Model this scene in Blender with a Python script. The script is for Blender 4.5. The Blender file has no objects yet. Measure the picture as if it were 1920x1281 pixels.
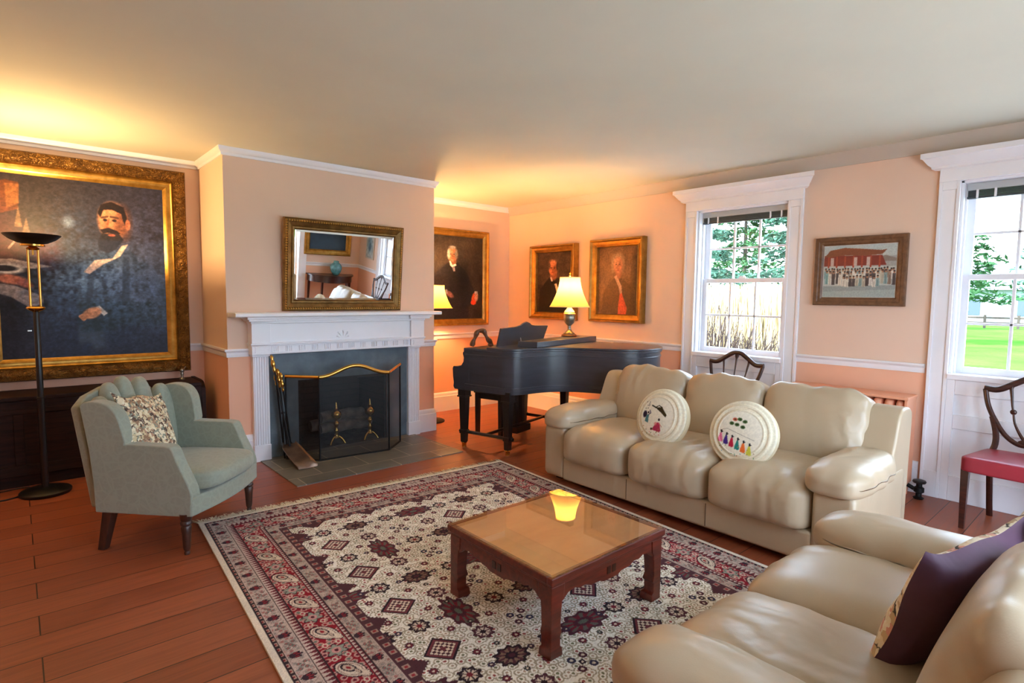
import bpy, bmesh, math, random
import numpy as np
from mathutils import Vector, Matrix

S = bpy.context.scene
C = S.collection
PI = math.pi
R = math.radians
random.seed(7)

# ------------------------------------------------------------------ helpers
def lin(c):
    c = np.asarray(c, float)
    return np.where(c <= 0.04045, c / 12.92, ((c + 0.055) / 1.055) ** 2.4)

def rgb(c):
    l = lin(np.array(c) / 255.0)
    return (float(l[0]), float(l[1]), float(l[2]), 1.0)

class MB:
    """collects shapes into one mesh"""
    def __init__(s): s.V = []; s.F = []; s.T = Matrix.Identity(4)
    def at(s, loc=(0, 0, 0), rz=0, rx=0, ry=0):
        s.T = Matrix.Translation(loc) @ Matrix.Rotation(rz, 4, 'Z') @ Matrix.Rotation(ry, 4, 'Y') @ Matrix.Rotation(rx, 4, 'X')
        return s
    def add(s, V, F):
        o = len(s.V)
        s.V.extend(tuple(s.T @ Vector(v)) for v in V)
        s.F.extend(tuple(i + o for i in f) for f in F)
        return s
    def box(s, x0, x1, y0, y1, z0, z1):
        V = [(x, y, z) for z in (z0, z1) for y in (y0, y1) for x in (x0, x1)]
        return s.add(V, [(0, 2, 3, 1), (4, 5, 7, 6), (0, 1, 5, 4), (1, 3, 7, 5), (3, 2, 6, 7), (2, 0, 4, 6)])
    def taper(s, cx, cy, z0, z1, a0, b0, a1, b1, dx=0, dy=0):
        """square post: half sizes a0,b0 at z0, a1,b1 at z1, bottom shifted"""
        V = [(cx + dx - a0, cy + dy - b0, z0), (cx + dx + a0, cy + dy - b0, z0), (cx + dx + a0, cy + dy + b0, z0), (cx + dx - a0, cy + dy + b0, z0),
             (cx - a1, cy - b1, z1), (cx + a1, cy - b1, z1), (cx + a1, cy + b1, z1), (cx - a1, cy + b1, z1)]
        return s.add(V, [(3, 2, 1, 0), (4, 5, 6, 7), (0, 1, 5, 4), (1, 2, 6, 5), (2, 3, 7, 6), (3, 0, 4, 7)])
    def prism(s, poly, a0, a1, axis='z'):
        """poly of 2-D points, extruded along axis; z:(x,y) y:(x,z) x:(y,z)"""
        ar = sum(poly[i][0] * poly[(i + 1) % len(poly)][1] - poly[(i + 1) % len(poly)][0] * poly[i][1] for i in range(len(poly)))
        if ar < 0: poly = poly[::-1]
        n = len(poly)
        def P(p, a): return {'z': (p[0], p[1], a), 'y': (p[0], a, p[1]), 'x': (a, p[0], p[1])}[axis]
        V = [P(p, a0) for p in poly] + [P(p, a1) for p in poly]
        F = [tuple(range(n))[::-1], tuple(range(n, 2 * n))] + [(i, (i + 1) % n, n + (i + 1) % n, n + i) for i in range(n)]
        if axis == 'y': F = [f[::-1] for f in F]
        return s.add(V, F)
    def lathe(s, prof, c=(0, 0, 0), seg=24, cap=True):
        V = []; F = []; n = len(prof)
        for r, z in prof:
            for k in range(seg):
                a = 2 * PI * k / seg
                V.append((c[0] + r * math.cos(a), c[1] + r * math.sin(a), c[2] + z))
        for i in range(n - 1):
            for k in range(seg):
                k2 = (k + 1) % seg
                F.append((i * seg + k, i * seg + k2, (i + 1) * seg + k2, (i + 1) * seg + k))
        if cap:
            F.append(tuple(range(seg))[::-1]); F.append(tuple((n - 1) * seg + k for k in range(seg)))
        return s.add(V, F)
    def tube(s, pts, r, seg=8, flat=1.0, up=(0, 0, 1)):
        pts = [Vector(p) for p in pts]; n = len(pts)
        rs = r if isinstance(r, (list, tuple)) else [r] * n
        V = []; F = []; up = Vector(up); prev = None
        for i, p in enumerate(pts):
            d = (pts[min(i + 1, n - 1)] - pts[max(i - 1, 0)]).normalized()
            a = (prev - d * prev.dot(d)) if prev is not None else (up - d * up.dot(d))
            if a.length < 1e-3:
                a = Vector((1, 0, 0)) - d * d.x
                if a.length < 1e-3: a = Vector((0, 1, 0)) - d * d.y
            a.normalize(); prev = a; b = d.cross(a)
            for k in range(seg):
                t = 2 * PI * (k + .5) / seg
                V.append(tuple(p + a * (rs[i] * math.cos(t) * flat) + b * (rs[i] * math.sin(t))))
        for i in range(n - 1):
            for k in range(seg):
                k2 = (k + 1) % seg
                F.append((i * seg + k, i * seg + k2, (i + 1) * seg + k2, (i + 1) * seg + k))
        F.append(tuple(range(seg))[::-1]); F.append(tuple((n - 1) * seg + k for k in range(seg)))
        return s.add(V, F)
    def ball(s, c, r, seg=12, sc=(1, 1, 1)):
        m = seg // 2
        V = []; F = []
        for i in range(m + 1):
            t = PI * i / m
            for k in range(seg):
                a = 2 * PI * k / seg
                V.append((c[0] + r * sc[0] * math.sin(t) * math.cos(a), c[1] + r * sc[1] * math.sin(t) * math.sin(a), c[2] - r * sc[2] * math.cos(t)))
        for i in range(m):
            for k in range(seg):
                k2 = (k + 1) % seg
                F.append((i * seg + k, i * seg + k2, (i + 1) * seg + k2, (i + 1) * seg + k))
        return s.add(V, F)
    def soft(s, c, h, n=5.0, N=10, fn=None):
        """rounded, stuffed block: centre c, half sizes h, roundness n"""
        P, F = cube_grid(N)
        P = P.copy()
        r = (np.abs(P) ** n).sum(1) ** (-1.0 / n)
        P = P * r[:, None]
        if fn is not None: P = fn(P)
        P = P * np.array(h) + np.array(c)
        return s.add([tuple(p) for p in P], F)
    def obj(s, name, m, parent=None, loc=None, rz=0, smooth=35, bevel=0, seg=2, rot=None, fixn=True):
        me = bpy.data.meshes.new(name)
        me.from_pydata(s.V, [], s.F)
        me.validate()
        if fixn and len(s.F) < 30000:
            bm = bmesh.new(); bm.from_mesh(me); bmesh.ops.recalc_face_normals(bm, faces=bm.faces[:]); bm.to_mesh(me); bm.free()
        o = bpy.data.objects.new(name, me); C.objects.link(o)
        if m: me.materials.append(m)
        if loc is not None: o.location = loc
        if rot is not None: o.rotation_euler = rot
        elif rz: o.rotation_euler = (0, 0, rz)
        if parent is not None: o.parent = parent
        if smooth:
            me.shade_smooth()
            if smooth < 180: me.set_sharp_from_angle(angle=R(smooth))
        if bevel:
            b = o.modifiers.new('bevel', 'BEVEL'); b.width = bevel; b.segments = seg
            b.limit_method = 'ANGLE'; b.angle_limit = R(40); b.harden_normals = True
        return o

_cg = {}
def cube_grid(N):
    if N not in _cg:
        bm = bmesh.new()
        bmesh.ops.create_cube(bm, size=2)
        bmesh.ops.subdivide_edges(bm, edges=bm.edges[:], cuts=N, use_grid_fill=True)
        P = np.array([v.co[:] for v in bm.verts]); F = [tuple(v.index for v in f.verts) for f in bm.faces]
        bm.free(); _cg[N] = (P, F)
    return _cg[N]

def thing(name, label, cat, loc=(0, 0, 0), rz=0, group=None, rot=None):
    o = bpy.data.objects.new(name, None); C.objects.link(o)
    o.location = loc; o.rotation_euler = rot if rot else (0, 0, rz)
    o.empty_display_size = .1
    return tag(o, label, cat, group)

def tag(o, label, cat, group=None, kind=None):
    o['label'] = label; o['category'] = cat
    if group: o['group'] = group
    if kind: o['kind'] = kind
    return o

def struct(o, label=None):
    o['kind'] = 'structure'
    if label: o['label'] = label
    return o

def dup(root, loc, rz, label, group=None):
    r = root.copy(); C.objects.link(r); r.location = loc; r.rotation_euler = (0, 0, rz)
    r['label'] = label
    if group: r['group'] = group
    for ch in list(root.children):
        c = ch.copy(); C.objects.link(c); c.parent = r
        for g in list(ch.children):
            d = g.copy(); C.objects.link(d); d.parent = c
    return r

def spline(pts, k=6, closed=False):
    """Catmull-Rom through pts"""
    P = [np.array(p, float) for p in pts]; n = len(P); out = []
    for i in range(n if closed else n - 1):
        p0 = P[(i - 1) % n] if (closed or i > 0) else 2 * P[0] - P[1]
        p1 = P[i]; p2 = P[(i + 1) % n]
        p3 = P[(i + 2) % n] if (closed or i + 2 < n) else 2 * P[-1] - P[-2]
        for j in range(k):
            t = j / k
            out.append(tuple(.5 * ((2 * p1) + (-p0 + p2) * t + (2 * p0 - 5 * p1 + 4 * p2 - p3) * t * t + (-p0 + 3 * p1 - 3 * p2 + p3) * t ** 3)))
    if not closed: out.append(tuple(P[-1]))
    return out

def offset_poly(poly, d):
    """outward offset of a counter-clockwise polygon"""
    n = len(poly)
    ar = sum(poly[i][0] * poly[(i + 1) % n][1] - poly[(i + 1) % n][0] * poly[i][1] for i in range(n))
    sg = 1 if ar > 0 else -1
    out = []
    for i in range(n):
        a, b, c = np.array(poly[i - 1]), np.array(poly[i]), np.array(poly[(i + 1) % n])
        e1 = b - a; e2 = c - b
        n1 = np.array([e1[1], -e1[0]]) / (np.hypot(*e1) + 1e-9) * sg; n2 = np.array([e2[1], -e2[0]]) / (np.hypot(*e2) + 1e-9) * sg
        m = n1 + n2; m = m / max(m @ m / 2, .3) 
        out.append(tuple(b + m * d))
    return out

def sweep(path, prof):
    """moulding along a plan path, room on the right-hand side; prof = (out, z) closed loop"""
    b = MB(); n = len(path); P = [np.array(p, float) for p in path]
    rows = []
    for i in range(n):
        ds = []
        if i > 0: d = P[i] - P[i - 1]; ds.append(np.array([d[1], -d[0]]) / np.hypot(*d))
        if i < n - 1: d = P[i + 1] - P[i]; ds.append(np.array([d[1], -d[0]]) / np.hypot(*d))
        m = sum(ds); m = m / (m @ m / len(ds)) if len(ds) == 2 else m
        if len(ds) == 2: m = (ds[0] + ds[1]) / (1 + ds[0] @ ds[1])
        rows.append([(P[i][0] + m[0] * o, P[i][1] + m[1] * o, z) for o, z in prof])
    k = len(prof)
    V = [v for r in rows for v in r]; F = []
    for i in range(n - 1):
        for j in range(k):
            F.append((i * k + j, (i + 1) * k + j, (i + 1) * k + (j + 1) % k, i * k + (j + 1) % k))
    F.append(tuple(range(k))); F.append(tuple((n - 1) * k + j for j in range(k))[::-1])
    return b.add(V, F)

# ------------------------------------------------------------------ materials
def newmat(name):
    m = bpy.data.materials.new(name); m.use_nodes = True
    nt = m.node_tree; nt.nodes.clear()
    out = nt.nodes.new('ShaderNodeOutputMaterial'); p = nt.nodes.new('ShaderNodeBsdfPrincipled')
    nt.links.new(p.outputs[0], out.inputs[0])
    return m, nt, p, out

def N(nt, typ, **kw):
    n = nt.nodes.new(typ)
    for k, v in kw.items(): setattr(n, k, v)
    return n

def coords(nt, obj=True):
    t = N(nt, 'ShaderNodeTexCoord'); return t.outputs['Object' if obj else 'Generated']

def ramp(nt, fac, stops):
    r = N(nt, 'ShaderNodeValToRGB'); e = r.color_ramp.elements
    while len(e) < len(stops): e.new(.5)
    for el, (p, c) in zip(e, stops): el.position = p; el.color = c
    nt.links.new(fac, r.inputs[0]); return r.outputs[0]

def mixc(nt, fac, a, b, mode='MIX'):
    m = N(nt, 'ShaderNodeMix', data_type='RGBA', blend_type=mode)
    for sock, v in ((m.inputs[0], fac), (m.inputs[6], a), (m.inputs[7], b)):
        if isinstance(v, bpy.types.NodeSocket): nt.links.new(v, sock)
        else: sock.default_value = v
    return m.outputs[2]

def noise(nt, vec, scale, detail=4, rough=.5, sc=None, dist=0):
    if sc is not None:
        mp = N(nt, 'ShaderNodeMapping'); mp.inputs['Scale'].default_value = sc; nt.links.new(vec, mp.inputs[0]); vec = mp.outputs[0]
    n = N(nt, 'ShaderNodeTexNoise'); n.inputs['Scale'].default_value = scale; n.inputs['Detail'].default_value = detail
    n.inputs['Roughness'].default_value = rough; n.inputs['Distortion'].default_value = dist
    nt.links.new(vec, n.inputs['Vector']); return n.outputs['Fac']

def bump(nt, p, h, strength=.2, dist=.01):
    b = N(nt, 'ShaderNodeBump'); b.inputs['Strength'].default_value = strength; b.inputs['Distance'].default_value = dist
    nt.links.new(h, b.inputs['Height']); nt.links.new(b.outputs[0], p.inputs['Normal'])

def pm(name, col, rough=.5, metal=0, var=0, vscale=8, bmp=0, bscale=60, bdist=.004, coat=0, spec=.5, sc=None, croug=.05):
    """plain procedural material: colour, small noise variation, noise bump"""
    m, nt, p, _ = newmat(name)
    p.inputs['Base Color'].default_value = rgb(col)
    p.inputs['Roughness'].default_value = rough; p.inputs['Metallic'].default_value = metal
    p.inputs['Coat Weight'].default_value = coat; p.inputs['Coat Roughness'].default_value = croug
    p.inputs['Specular IOR Level'].default_value = spec
    v = coords(nt)
    if var:
        f = noise(nt, v, vscale, sc=sc)
        a = np.array(col, float)
        lo = rgb(np.clip(a * (1 - var), 0, 255)); hi = rgb(np.clip(a * (1 + var), 0, 255))
        nt.links.new(ramp(nt, f, [(.25, lo), (.75, hi)]), p.inputs['Base Color'])
    if bmp: bump(nt, p, noise(nt, v, bscale, 3), bmp, bdist)
    return m

def pv(name, rough=.6, bmp=0, bscale=120, coat=0, spec=.4, sc=None, sheen=0):
    """material that takes its colour from the painted colour attribute"""
    m, nt, p, _ = newmat(name)
    a = N(nt, 'ShaderNodeAttribute', attribute_name='Col')
    nt.links.new(a.outputs['Color'], p.inputs['Base Color'])
    p.inputs['Roughness'].default_value = rough; p.inputs['Coat Weight'].default_value = coat
    p.inputs['Specular IOR Level'].default_value = spec
    if bmp: bump(nt, p, noise(nt, coords(nt), bscale, 3, sc=sc), bmp, .003)
    return m

def wood(name, dark, light, rough=.35, scale=6, axis=(1, 12, 12), coat=0.0, bmp=.05):
    m, nt, p, _ = newmat(name)
    v = coords(nt)
    f = noise(nt, v, scale, 6, .6, sc=axis, dist=.6)
    nt.links.new(ramp(nt, f, [(.3, rgb(dark)), (.7, rgb(light))]), p.inputs['Base Color'])
    p.inputs['Roughness'].default_value = rough; p.inputs['Coat Weight'].default_value = coat
    p.inputs['Coat Roughness'].default_value = .12
    bump(nt, p, f, bmp, .002)
    return m

def grid_col(name, W, H, img, m, parent=None, loc=None, plane='xz', rot=None, zf=None):
    """dense colour-painted sheet. img (ny,nx,3) sRGB 0..1, row 0 = top. centred at the origin"""
    ny, nx, _ = img.shape
    xs = np.linspace(-W / 2, W / 2, nx); zs = np.linspace(H / 2, -H / 2, ny)
    X, Z = np.meshgrid(xs, zs)
    co = np.zeros((ny * nx, 3))
    D = np.zeros_like(X) if zf is None else zf(X, Z)
    if plane == 'xz': co[:, 0] = X.ravel(); co[:, 2] = Z.ravel(); co[:, 1] = D.ravel()
    else: co[:, 0] = X.ravel(); co[:, 1] = Z.ravel(); co[:, 2] = D.ravel()
    idx = np.arange(ny * nx).reshape(ny, nx)
    q = np.stack([idx[1:, :-1], idx[1:, 1:], idx[:-1, 1:], idx[:-1, :-1]], -1).reshape(-1, 4)
    me = bpy.data.meshes.new(name)
    me.vertices.add(ny * nx); me.vertices.foreach_set('co', co.ravel())
    me.loops.add(q.size); me.loops.foreach_set('vertex_index', q.ravel().astype(np.int32))
    me.polygons.add(len(q)); me.polygons.foreach_set('loop_start', np.arange(0, q.size, 4, dtype=np.int32))
    me.update(calc_edges=True)
    at = me.color_attributes.new('Col', 'FLOAT_COLOR', 'POINT')
    c4 = np.ones((ny * nx, 4), np.float32); c4[:, :3] = lin(np.clip(img.reshape(-1, 3), 0, 1))
    at.data.foreach_set('color', c4.ravel())
    me.shade_smooth()
    o = bpy.data.objects.new(name, me); C.objects.link(o); me.materials.append(m)
    if parent is not None: o.parent = parent
    if loc is not None: o.location = loc
    if rot is not None: o.rotation_euler = rot
    return o

# ---- painting with numpy
def vn(ny, nx, cy, cx, seed=0):
    """smooth value noise 0..1"""
    g = np.random.RandomState(seed).rand(cy + 2, cx + 2)
    y = np.linspace(0, cy, ny); x = np.linspace(0, cx, nx)
    yi = np.minimum(y.astype(int), cy - 0); xi = np.minimum(x.astype(int), cx - 0)
    fy = y - yi; fx = x - xi
    fy = (fy * fy * (3 - 2 * fy))[:, None]; fx = (fx * fx * (3 - 2 * fx))[None, :]
    a = g[yi][:, xi]; b = g[yi][:, xi + 1]; c = g[yi + 1][:, xi]; d = g[yi + 1][:, xi + 1]
    return (a * (1 - fx) + b * fx) * (1 - fy) + (c * (1 - fx) + d * fx) * fy

class Pic:
    def __init__(s, nx, ny, bg, asp):
        s.nx, s.ny, s.asp = nx, ny, asp          # asp = height / width
        s.u, s.v = np.meshgrid(np.linspace(0, 1, nx), np.linspace(0, 1, ny))
        s.im = np.ones((ny, nx, 3)) * np.array(bg) / 255.0
    def put(s, mask, col, a=1.0):
        mask = np.clip(mask, 0, 1)[..., None] * a
        s.im = s.im * (1 - mask) + mask * np.array(col) / 255.0
    def ell(s, cx, cy, rx, ry, col, soft=.25, rot=0, a=1.0, mul=None):
        dx = s.u - cx; dy = (s.v - cy) * s.asp; c, n = math.cos(rot), math.sin(rot)
        X = (dx * c + dy * n) / rx; Y = (-dx * n + dy * c) / (ry * s.asp)
        d = np.sqrt(X * X + Y * Y)
        m = np.clip((1 - d) / soft + .5, 0, 1)
        if mul is not None: m = m * mul
        s.put(m, col, a)
    def poly(s, pts, col, a=1.0, blur=1):
        inside = np.zeros(s.u.shape, bool); n = len(pts)
        for i in range(n):
            x1, y1 = pts[i]; x2, y2 = pts[(i + 1) % n]
            if y1 == y2: continue
            c = ((s.v < y1) != (s.v < y2)) & (s.u < (x2 - x1) * (s.v - y1) / (y2 - y1) + x1)
            inside ^= c
        m = inside.astype(float)
        for _ in range(blur):
            p = np.pad(m, 1, mode='edge')
            m = (p[:-2, 1:-1] + p[2:, 1:-1] + p[1:-1, :-2] + p[1:-1, 2:] + 4 * m) / 8
        s.put(m, col, a)
    def line(s, pts, w, col, a=1.0):
        m = np.zeros(s.u.shape)
        for (x1, y1), (x2, y2) in zip(pts[:-1], pts[1:]):
            dx, dy = x2 - x1, (y2 - y1) * s.asp
            t = np.clip(((s.u - x1) * dx + (s.v - y1) * s.asp * dy) / (dx * dx + dy * dy + 1e-12), 0, 1)
            d = np.hypot(s.u - x1 - t * dx, (s.v - y1) * s.asp - t * dy)
            m = np.maximum(m, np.clip((w - d) / (w * .5) + .5, 0, 1))
        s.put(m, col, a)
    def grain(s, cy, cx, amt, seed=0):
        s.im = s.im * (1 + amt * (vn(s.ny, s.nx, cy, cx, seed) - .5)[..., None] * 2)

def frame_mesh(W, H, prof):
    """mitred picture frame, centred, facing -Y. prof: (inset from outer edge, depth out of wall)"""
    b = MB(); V = []; F = []; k = len(prof)
    for ins, d in prof:
        x, z = W / 2 - ins, H / 2 - ins
        V += [(-x, -d, -z), (x, -d, -z), (x, -d, z), (-x, -d, z)]
    for i in range(k):
        j = (i + 1) % k
        for c in range(4):
            c2 = (c + 1) % 4
            F.append((i * 4 + c, i * 4 + c2, j * 4 + c2, j * 4 + c))
    return b.add(V, F)
# ------------------------------------------------------------------ shared materials
M = {}
M['trim'] = pm('trim_paint', (232, 232, 236), .38, var=.015, vscale=3)
M['ceil'] = pm('ceiling_paint', (206, 204, 186), .9, var=.02, vscale=1.2, bmp=.06, bscale=30)
M['black'] = pm('black_enamel', (14, 14, 15), .38)
M['iron'] = pm('wrought_iron', (26, 25, 25), .55, .6, var=.2, vscale=40, bmp=.2, bscale=90)
M['brass'] = pm('polished_brass', (205, 160, 80), .22, 1.0, var=.06, vscale=20)
M['ebony'] = wood('ebonised_wood', (20, 18, 18), (34, 31, 30), .28, 5, (1, 10, 10), coat=.25)
M['mahog'] = wood('dark_mahogany', (34, 14, 10), (70, 30, 20), .3, 6, (1, 9, 9), coat=.3)
M['chest'] = wood('dark_chest_wood', (26, 14, 12), (50, 28, 22), .6, 5, (1, 10, 10)); M['chest'].node_tree.nodes['Principled BSDF'].inputs['Specular IOR Level'].default_value = .2

def wall_mat():
    m, nt, p, _ = newmat('peach_wall_paint')
    g = N(nt, 'ShaderNodeNewGeometry'); sp = N(nt, 'ShaderNodeSeparateXYZ'); nt.links.new(g.outputs['Position'], sp.inputs[0])
    gt = N(nt, 'ShaderNodeMath', operation='GREATER_THAN'); nt.links.new(sp.outputs['Z'], gt.inputs[0]); gt.inputs[1].default_value = .975
    f = noise(nt, g.outputs['Position'], 1.3, 3)
    up = ramp(nt, f, [(.3, rgb((222, 193, 172))), (.7, rgb((226, 198, 177)))])
    dn = ramp(nt, f, [(.3, rgb((232, 178, 148))), (.7, rgb((236, 184, 154)))])
    nt.links.new(mixc(nt, gt.outputs[0], dn, up), p.inputs['Base Color'])
    p.inputs['Roughness'].default_value = .75; p.inputs['Specular IOR Level'].default_value = .25
    bump(nt, p, noise(nt, g.outputs['Position'], 45, 3), .05, .002)
    return m
M['wall'] = wall_mat()

def floor_mat():
    m, nt, p, _ = newmat('wide_pine_boards')
    v = coords(nt)
    br = N(nt, 'ShaderNodeTexBrick'); nt.links.new(v, br.inputs['Vector'])
    br.offset = .37; br.squash = 1
    br.inputs['Scale'].default_value = 1.0
    br.inputs['Brick Width'].default_value = 5.2; br.inputs['Row Height'].default_value = .196
    br.inputs['Mortar Size'].default_value = .0028; br.inputs['Mortar Smooth'].default_value = .2; br.inputs['Bias'].default_value = 0
    br.inputs['Color1'].default_value = (0, 0, 0, 1); br.inputs['Color2'].default_value = (1, 1, 1, 1); br.inputs['Mortar'].default_value = (.5, .5, .5, 1)
    tone = ramp(nt, br.outputs['Color'], [(0, rgb((146, 78, 52))), (.5, rgb((156, 85, 56))), (1, rgb((168, 95, 64)))])
    gr = noise(nt, v, 3.5, 7, .62, sc=(.7, 11, 1), dist=.8)
    grain = ramp(nt, gr, [(.28, (.6, .55, .5, 1)), (.55, (1, 1, 1, 1)), (.8, (1.2, 1.16, 1.1, 1))])
    c = mixc(nt, .85, tone, grain, 'MULTIPLY')
    big = noise(nt, v, .9, 3)
    c = mixc(nt, .6, c, ramp(nt, big, [(.3, (.80, .76, .76, 1)), (.7, (1.1, 1.08, 1.05, 1))]), 'MULTIPLY')
    kn = N(nt, 'ShaderNodeTexVoronoi'); mp = N(nt, 'ShaderNodeMapping'); mp.inputs['Scale'].default_value = (1.5, 3.4, 1)
    nt.links.new(v, mp.inputs[0]); nt.links.new(mp.outputs[0], kn.inputs['Vector']); kn.inputs['Scale'].default_value = 1.0
    kd = ramp(nt, kn.outputs['Distance'], [(.035, (.24, .18, .16, 1)), (.075, (1, 1, 1, 1))])
    c = mixc(nt, 1, c, kd, 'MULTIPLY')
    c = mixc(nt, br.outputs['Fac'], c, rgb((34, 16, 12)))
    nt.links.new(c, p.inputs['Base Color'])
    ro = ramp(nt, gr, [(.2, (.30, .30, .30, 1)), (.8, (.48, .48, .48, 1))]); nt.links.new(ro, p.inputs['Roughness'])
    h = mixc(nt, br.outputs['Fac'], gr, (0, 0, 0, 1)); bump(nt, p, h, .22, .004)
    return m
M['floor'] = floor_mat()

# ------------------------------------------------------------------ room shell
H = 2.7
X0, Y0 = -6.8, -6.95          # left wall, wall behind the camera
D = .8121; XL, XR = -3.8684, -1.7792
HR = 1.0065                    # top of the chair rail

b = MB().box(X0 - .2, .2, Y0 - .2, .2, -.12, 0); struct(b.obj('floor', M['floor'], smooth=0), 'wide red-brown pine floorboards')
b = MB().box(X0 - .2, .2, Y0 - .2, .2, H, H + .12); struct(b.obj('ceiling', M['ceil'], smooth=0), 'plain off-white plaster ceiling')
b = MB().box(X0 - .2, .2, 0, .2, 0, H); struct(b.obj('wall_back', M['wall'], smooth=0), 'peach back wall in the alcoves beside the chimney')

W1 = (-3.80, -2.906); W2 = (-5.92, -5.02); ZS, ZT = .945, 2.36
b = MB()
b.box(0, .22, W1[1], 0, 0, H); b.box(0, .22, W2[1], W1[0], 0, H); b.box(0, .22, Y0 - .2, W2[0], 0, H)
for w in (W1, W2): b.box(0, .22, w[0], w[1], 0, ZS); b.box(0, .22, w[0], w[1], ZT, H)
struct(b.obj('wall_right', M['wall'], smooth=0), 'peach window wall')

b = MB()                                                     # wall behind the camera: doorway, plus an unseen opening added to let in fill daylight
b.box(-1.25, .2, Y0 - .2, Y0, 0, H); b.box(-2.25, -1.25, Y0 - .2, Y0, 2.1, H); b.box(-2.75, -2.25, Y0 - .2, Y0, 0, H)
b.box(X0 - .2, -4.35, Y0 - .2, Y0, 0, H); b.box(-4.35, -2.75, Y0 - .2, Y0, 2.45, H); b.box(-4.35, -2.75, Y0 - .2, Y0, 0, .3)
struct(b.obj('wall_front', M['wall'], smooth=0), 'peach wall behind the viewer')
b = MB()
b.box(X0 - .2, X0, Y0, 0, 0, H)
struct(b.obj('wall_left', M['wall'], smooth=0), 'peach wall outside the frame on the left')

FX0, FX1, FZ = -3.28, -2.36, .69                              # firebox opening
b = MB().box(XL, FX0, -D, 0, 0, H).box(FX1, XR, -D, 0, 0, H).box(FX0, FX1, -D, 0, FZ, H).box(FX0, FX1, -.2, 0, 0, FZ)
struct(b.obj('wall_chimney', M['wall'], smooth=0), 'peach chimney breast')

# mouldings
cr = lambda s: [(0, H - .085 * s), (.012, H - .085 * s), (.016, H - .06 * s), (.03, H - .045 * s), (.045 * s, H - .02), (.048 * s, H), (0, H)]
rail = [(0, HR - .07), (.010, HR - .07), (.014, HR - .05), (.014, HR - .032), (.022, HR - .022), (.03, HR - .014), (.03, HR), (0, HR)]
base = [(0, 0), (.02, 0), (.02, .19), (.014, .2), (.014, .222), (.008, .238), (0, .245)]
P0 = (X0, 0)
struct(sweep([P0, (XL, 0), (XL, -D), (XR, -D), (XR, 0), (0, 0)], cr(.8)).obj('trim_1', M['trim'], smooth=30), 'white crown moulding of back wall and chimney')
M['taupe'] = pm('taupe_shade_trim', (190, 180, 168), .5)  # trim colour darkened to taupe so the moulding carries its shade
struct(sweep([(0, 0), (0, Y0)], cr(1.25)).obj('trim_2', M['taupe'], smooth=30), 'crown moulding above the windows, toned taupe for its shade')
struct(sweep([P0, (XL, 0), (XL, -D), (-3.66, -D)], rail).obj('trim_3', M['trim'], smooth=30), 'white chair rail left of the fireplace')
struct(sweep([(-2.02, -D), (XR, -D), (XR, 0), (0, 0), (0, -2.78)], rail).obj('trim_4', M['trim'], smooth=30), 'white chair rail around the piano alcove')
struct(sweep([(0, -3.925), (0, -4.875)], rail).obj('trim_5', M['trim'], smooth=30), 'white chair rail between the windows')
struct(sweep([(0, -6.06), (0, Y0), (-1.1, Y0)], rail).obj('trim_6', M['trim'], smooth=30), 'white chair rail behind the viewer')
struct(sweep([P0, (XL, 0), (XL, -D), (-3.66, -D)], base).obj('baseboard_left', M['trim'], smooth=30))
struct(sweep([(-2.02, -D), (XR, -D), (XR, 0), (0, 0), (0, -2.78)], base).obj('baseboard_back', M['trim'], smooth=30))
struct(sweep([(0, -3.925), (0, -4.875)], base).obj('baseboard_right', M['trim'], smooth=30))
struct(sweep([(0, -6.06), (0, Y0), (-1.1, Y0)], base).obj('baseboard_front', M['trim'], smooth=30))

# door casing behind the viewer (seen in the mirror)
d1 = bpy.data.objects.new('door_1', None); C.objects.link(d1); struct(d1, 'white cased doorway behind the viewer')
MB().box(-1.25, -1.10, Y0, Y0 + .03, 0, 2.25).box(-2.4, -2.25, Y0, Y0 + .03, 0, 2.25).box(-2.25, -1.25, Y0, Y0 + .03, 2.1, 2.25).obj('door_casing', M['trim'], d1, bevel=.004)

# ------------------------------------------------------------------ windows
def front_fresnel(nt, ior):
    f = N(nt, 'ShaderNodeFresnel'); f.inputs[0].default_value = ior; g = N(nt, 'ShaderNodeNewGeometry')
    k = N(nt, 'ShaderNodeMath', operation='SUBTRACT'); k.inputs[0].default_value = 1; nt.links.new(g.outputs['Backfacing'], k.inputs[1])
    q = N(nt, 'ShaderNodeMath', operation='MULTIPLY'); nt.links.new(f.outputs[0], q.inputs[0]); nt.links.new(k.outputs[0], q.inputs[1]); return q.outputs[0]
def glass_mat():
    m = bpy.data.materials.new('window_glass'); m.use_nodes = True; nt = m.node_tree; nt.nodes.clear()
    out = N(nt, 'ShaderNodeOutputMaterial'); t = N(nt, 'ShaderNodeBsdfTransparent'); g = N(nt, 'ShaderNodeBsdfGlossy'); g.inputs['Roughness'].default_value = .0
    t.inputs[0].default_value = (.97, .985, .98, 1)
    f = front_fresnel(nt, 1.4)
    mx = N(nt, 'ShaderNodeMixShader'); nt.links.new(f, mx.inputs[0]); nt.links.new(t.outputs[0], mx.inputs[1]); nt.links.new(g.outputs[0], mx.inputs[2])
    nt.links.new(mx.outputs[0], out.inputs[0]); return m
M['glass'] = glass_mat()
M['headrail'] = pm('grey_headrail', (176, 180, 182), .5)
M['blind'] = pm('dark_blind', (60, 66, 70), .5)

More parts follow.
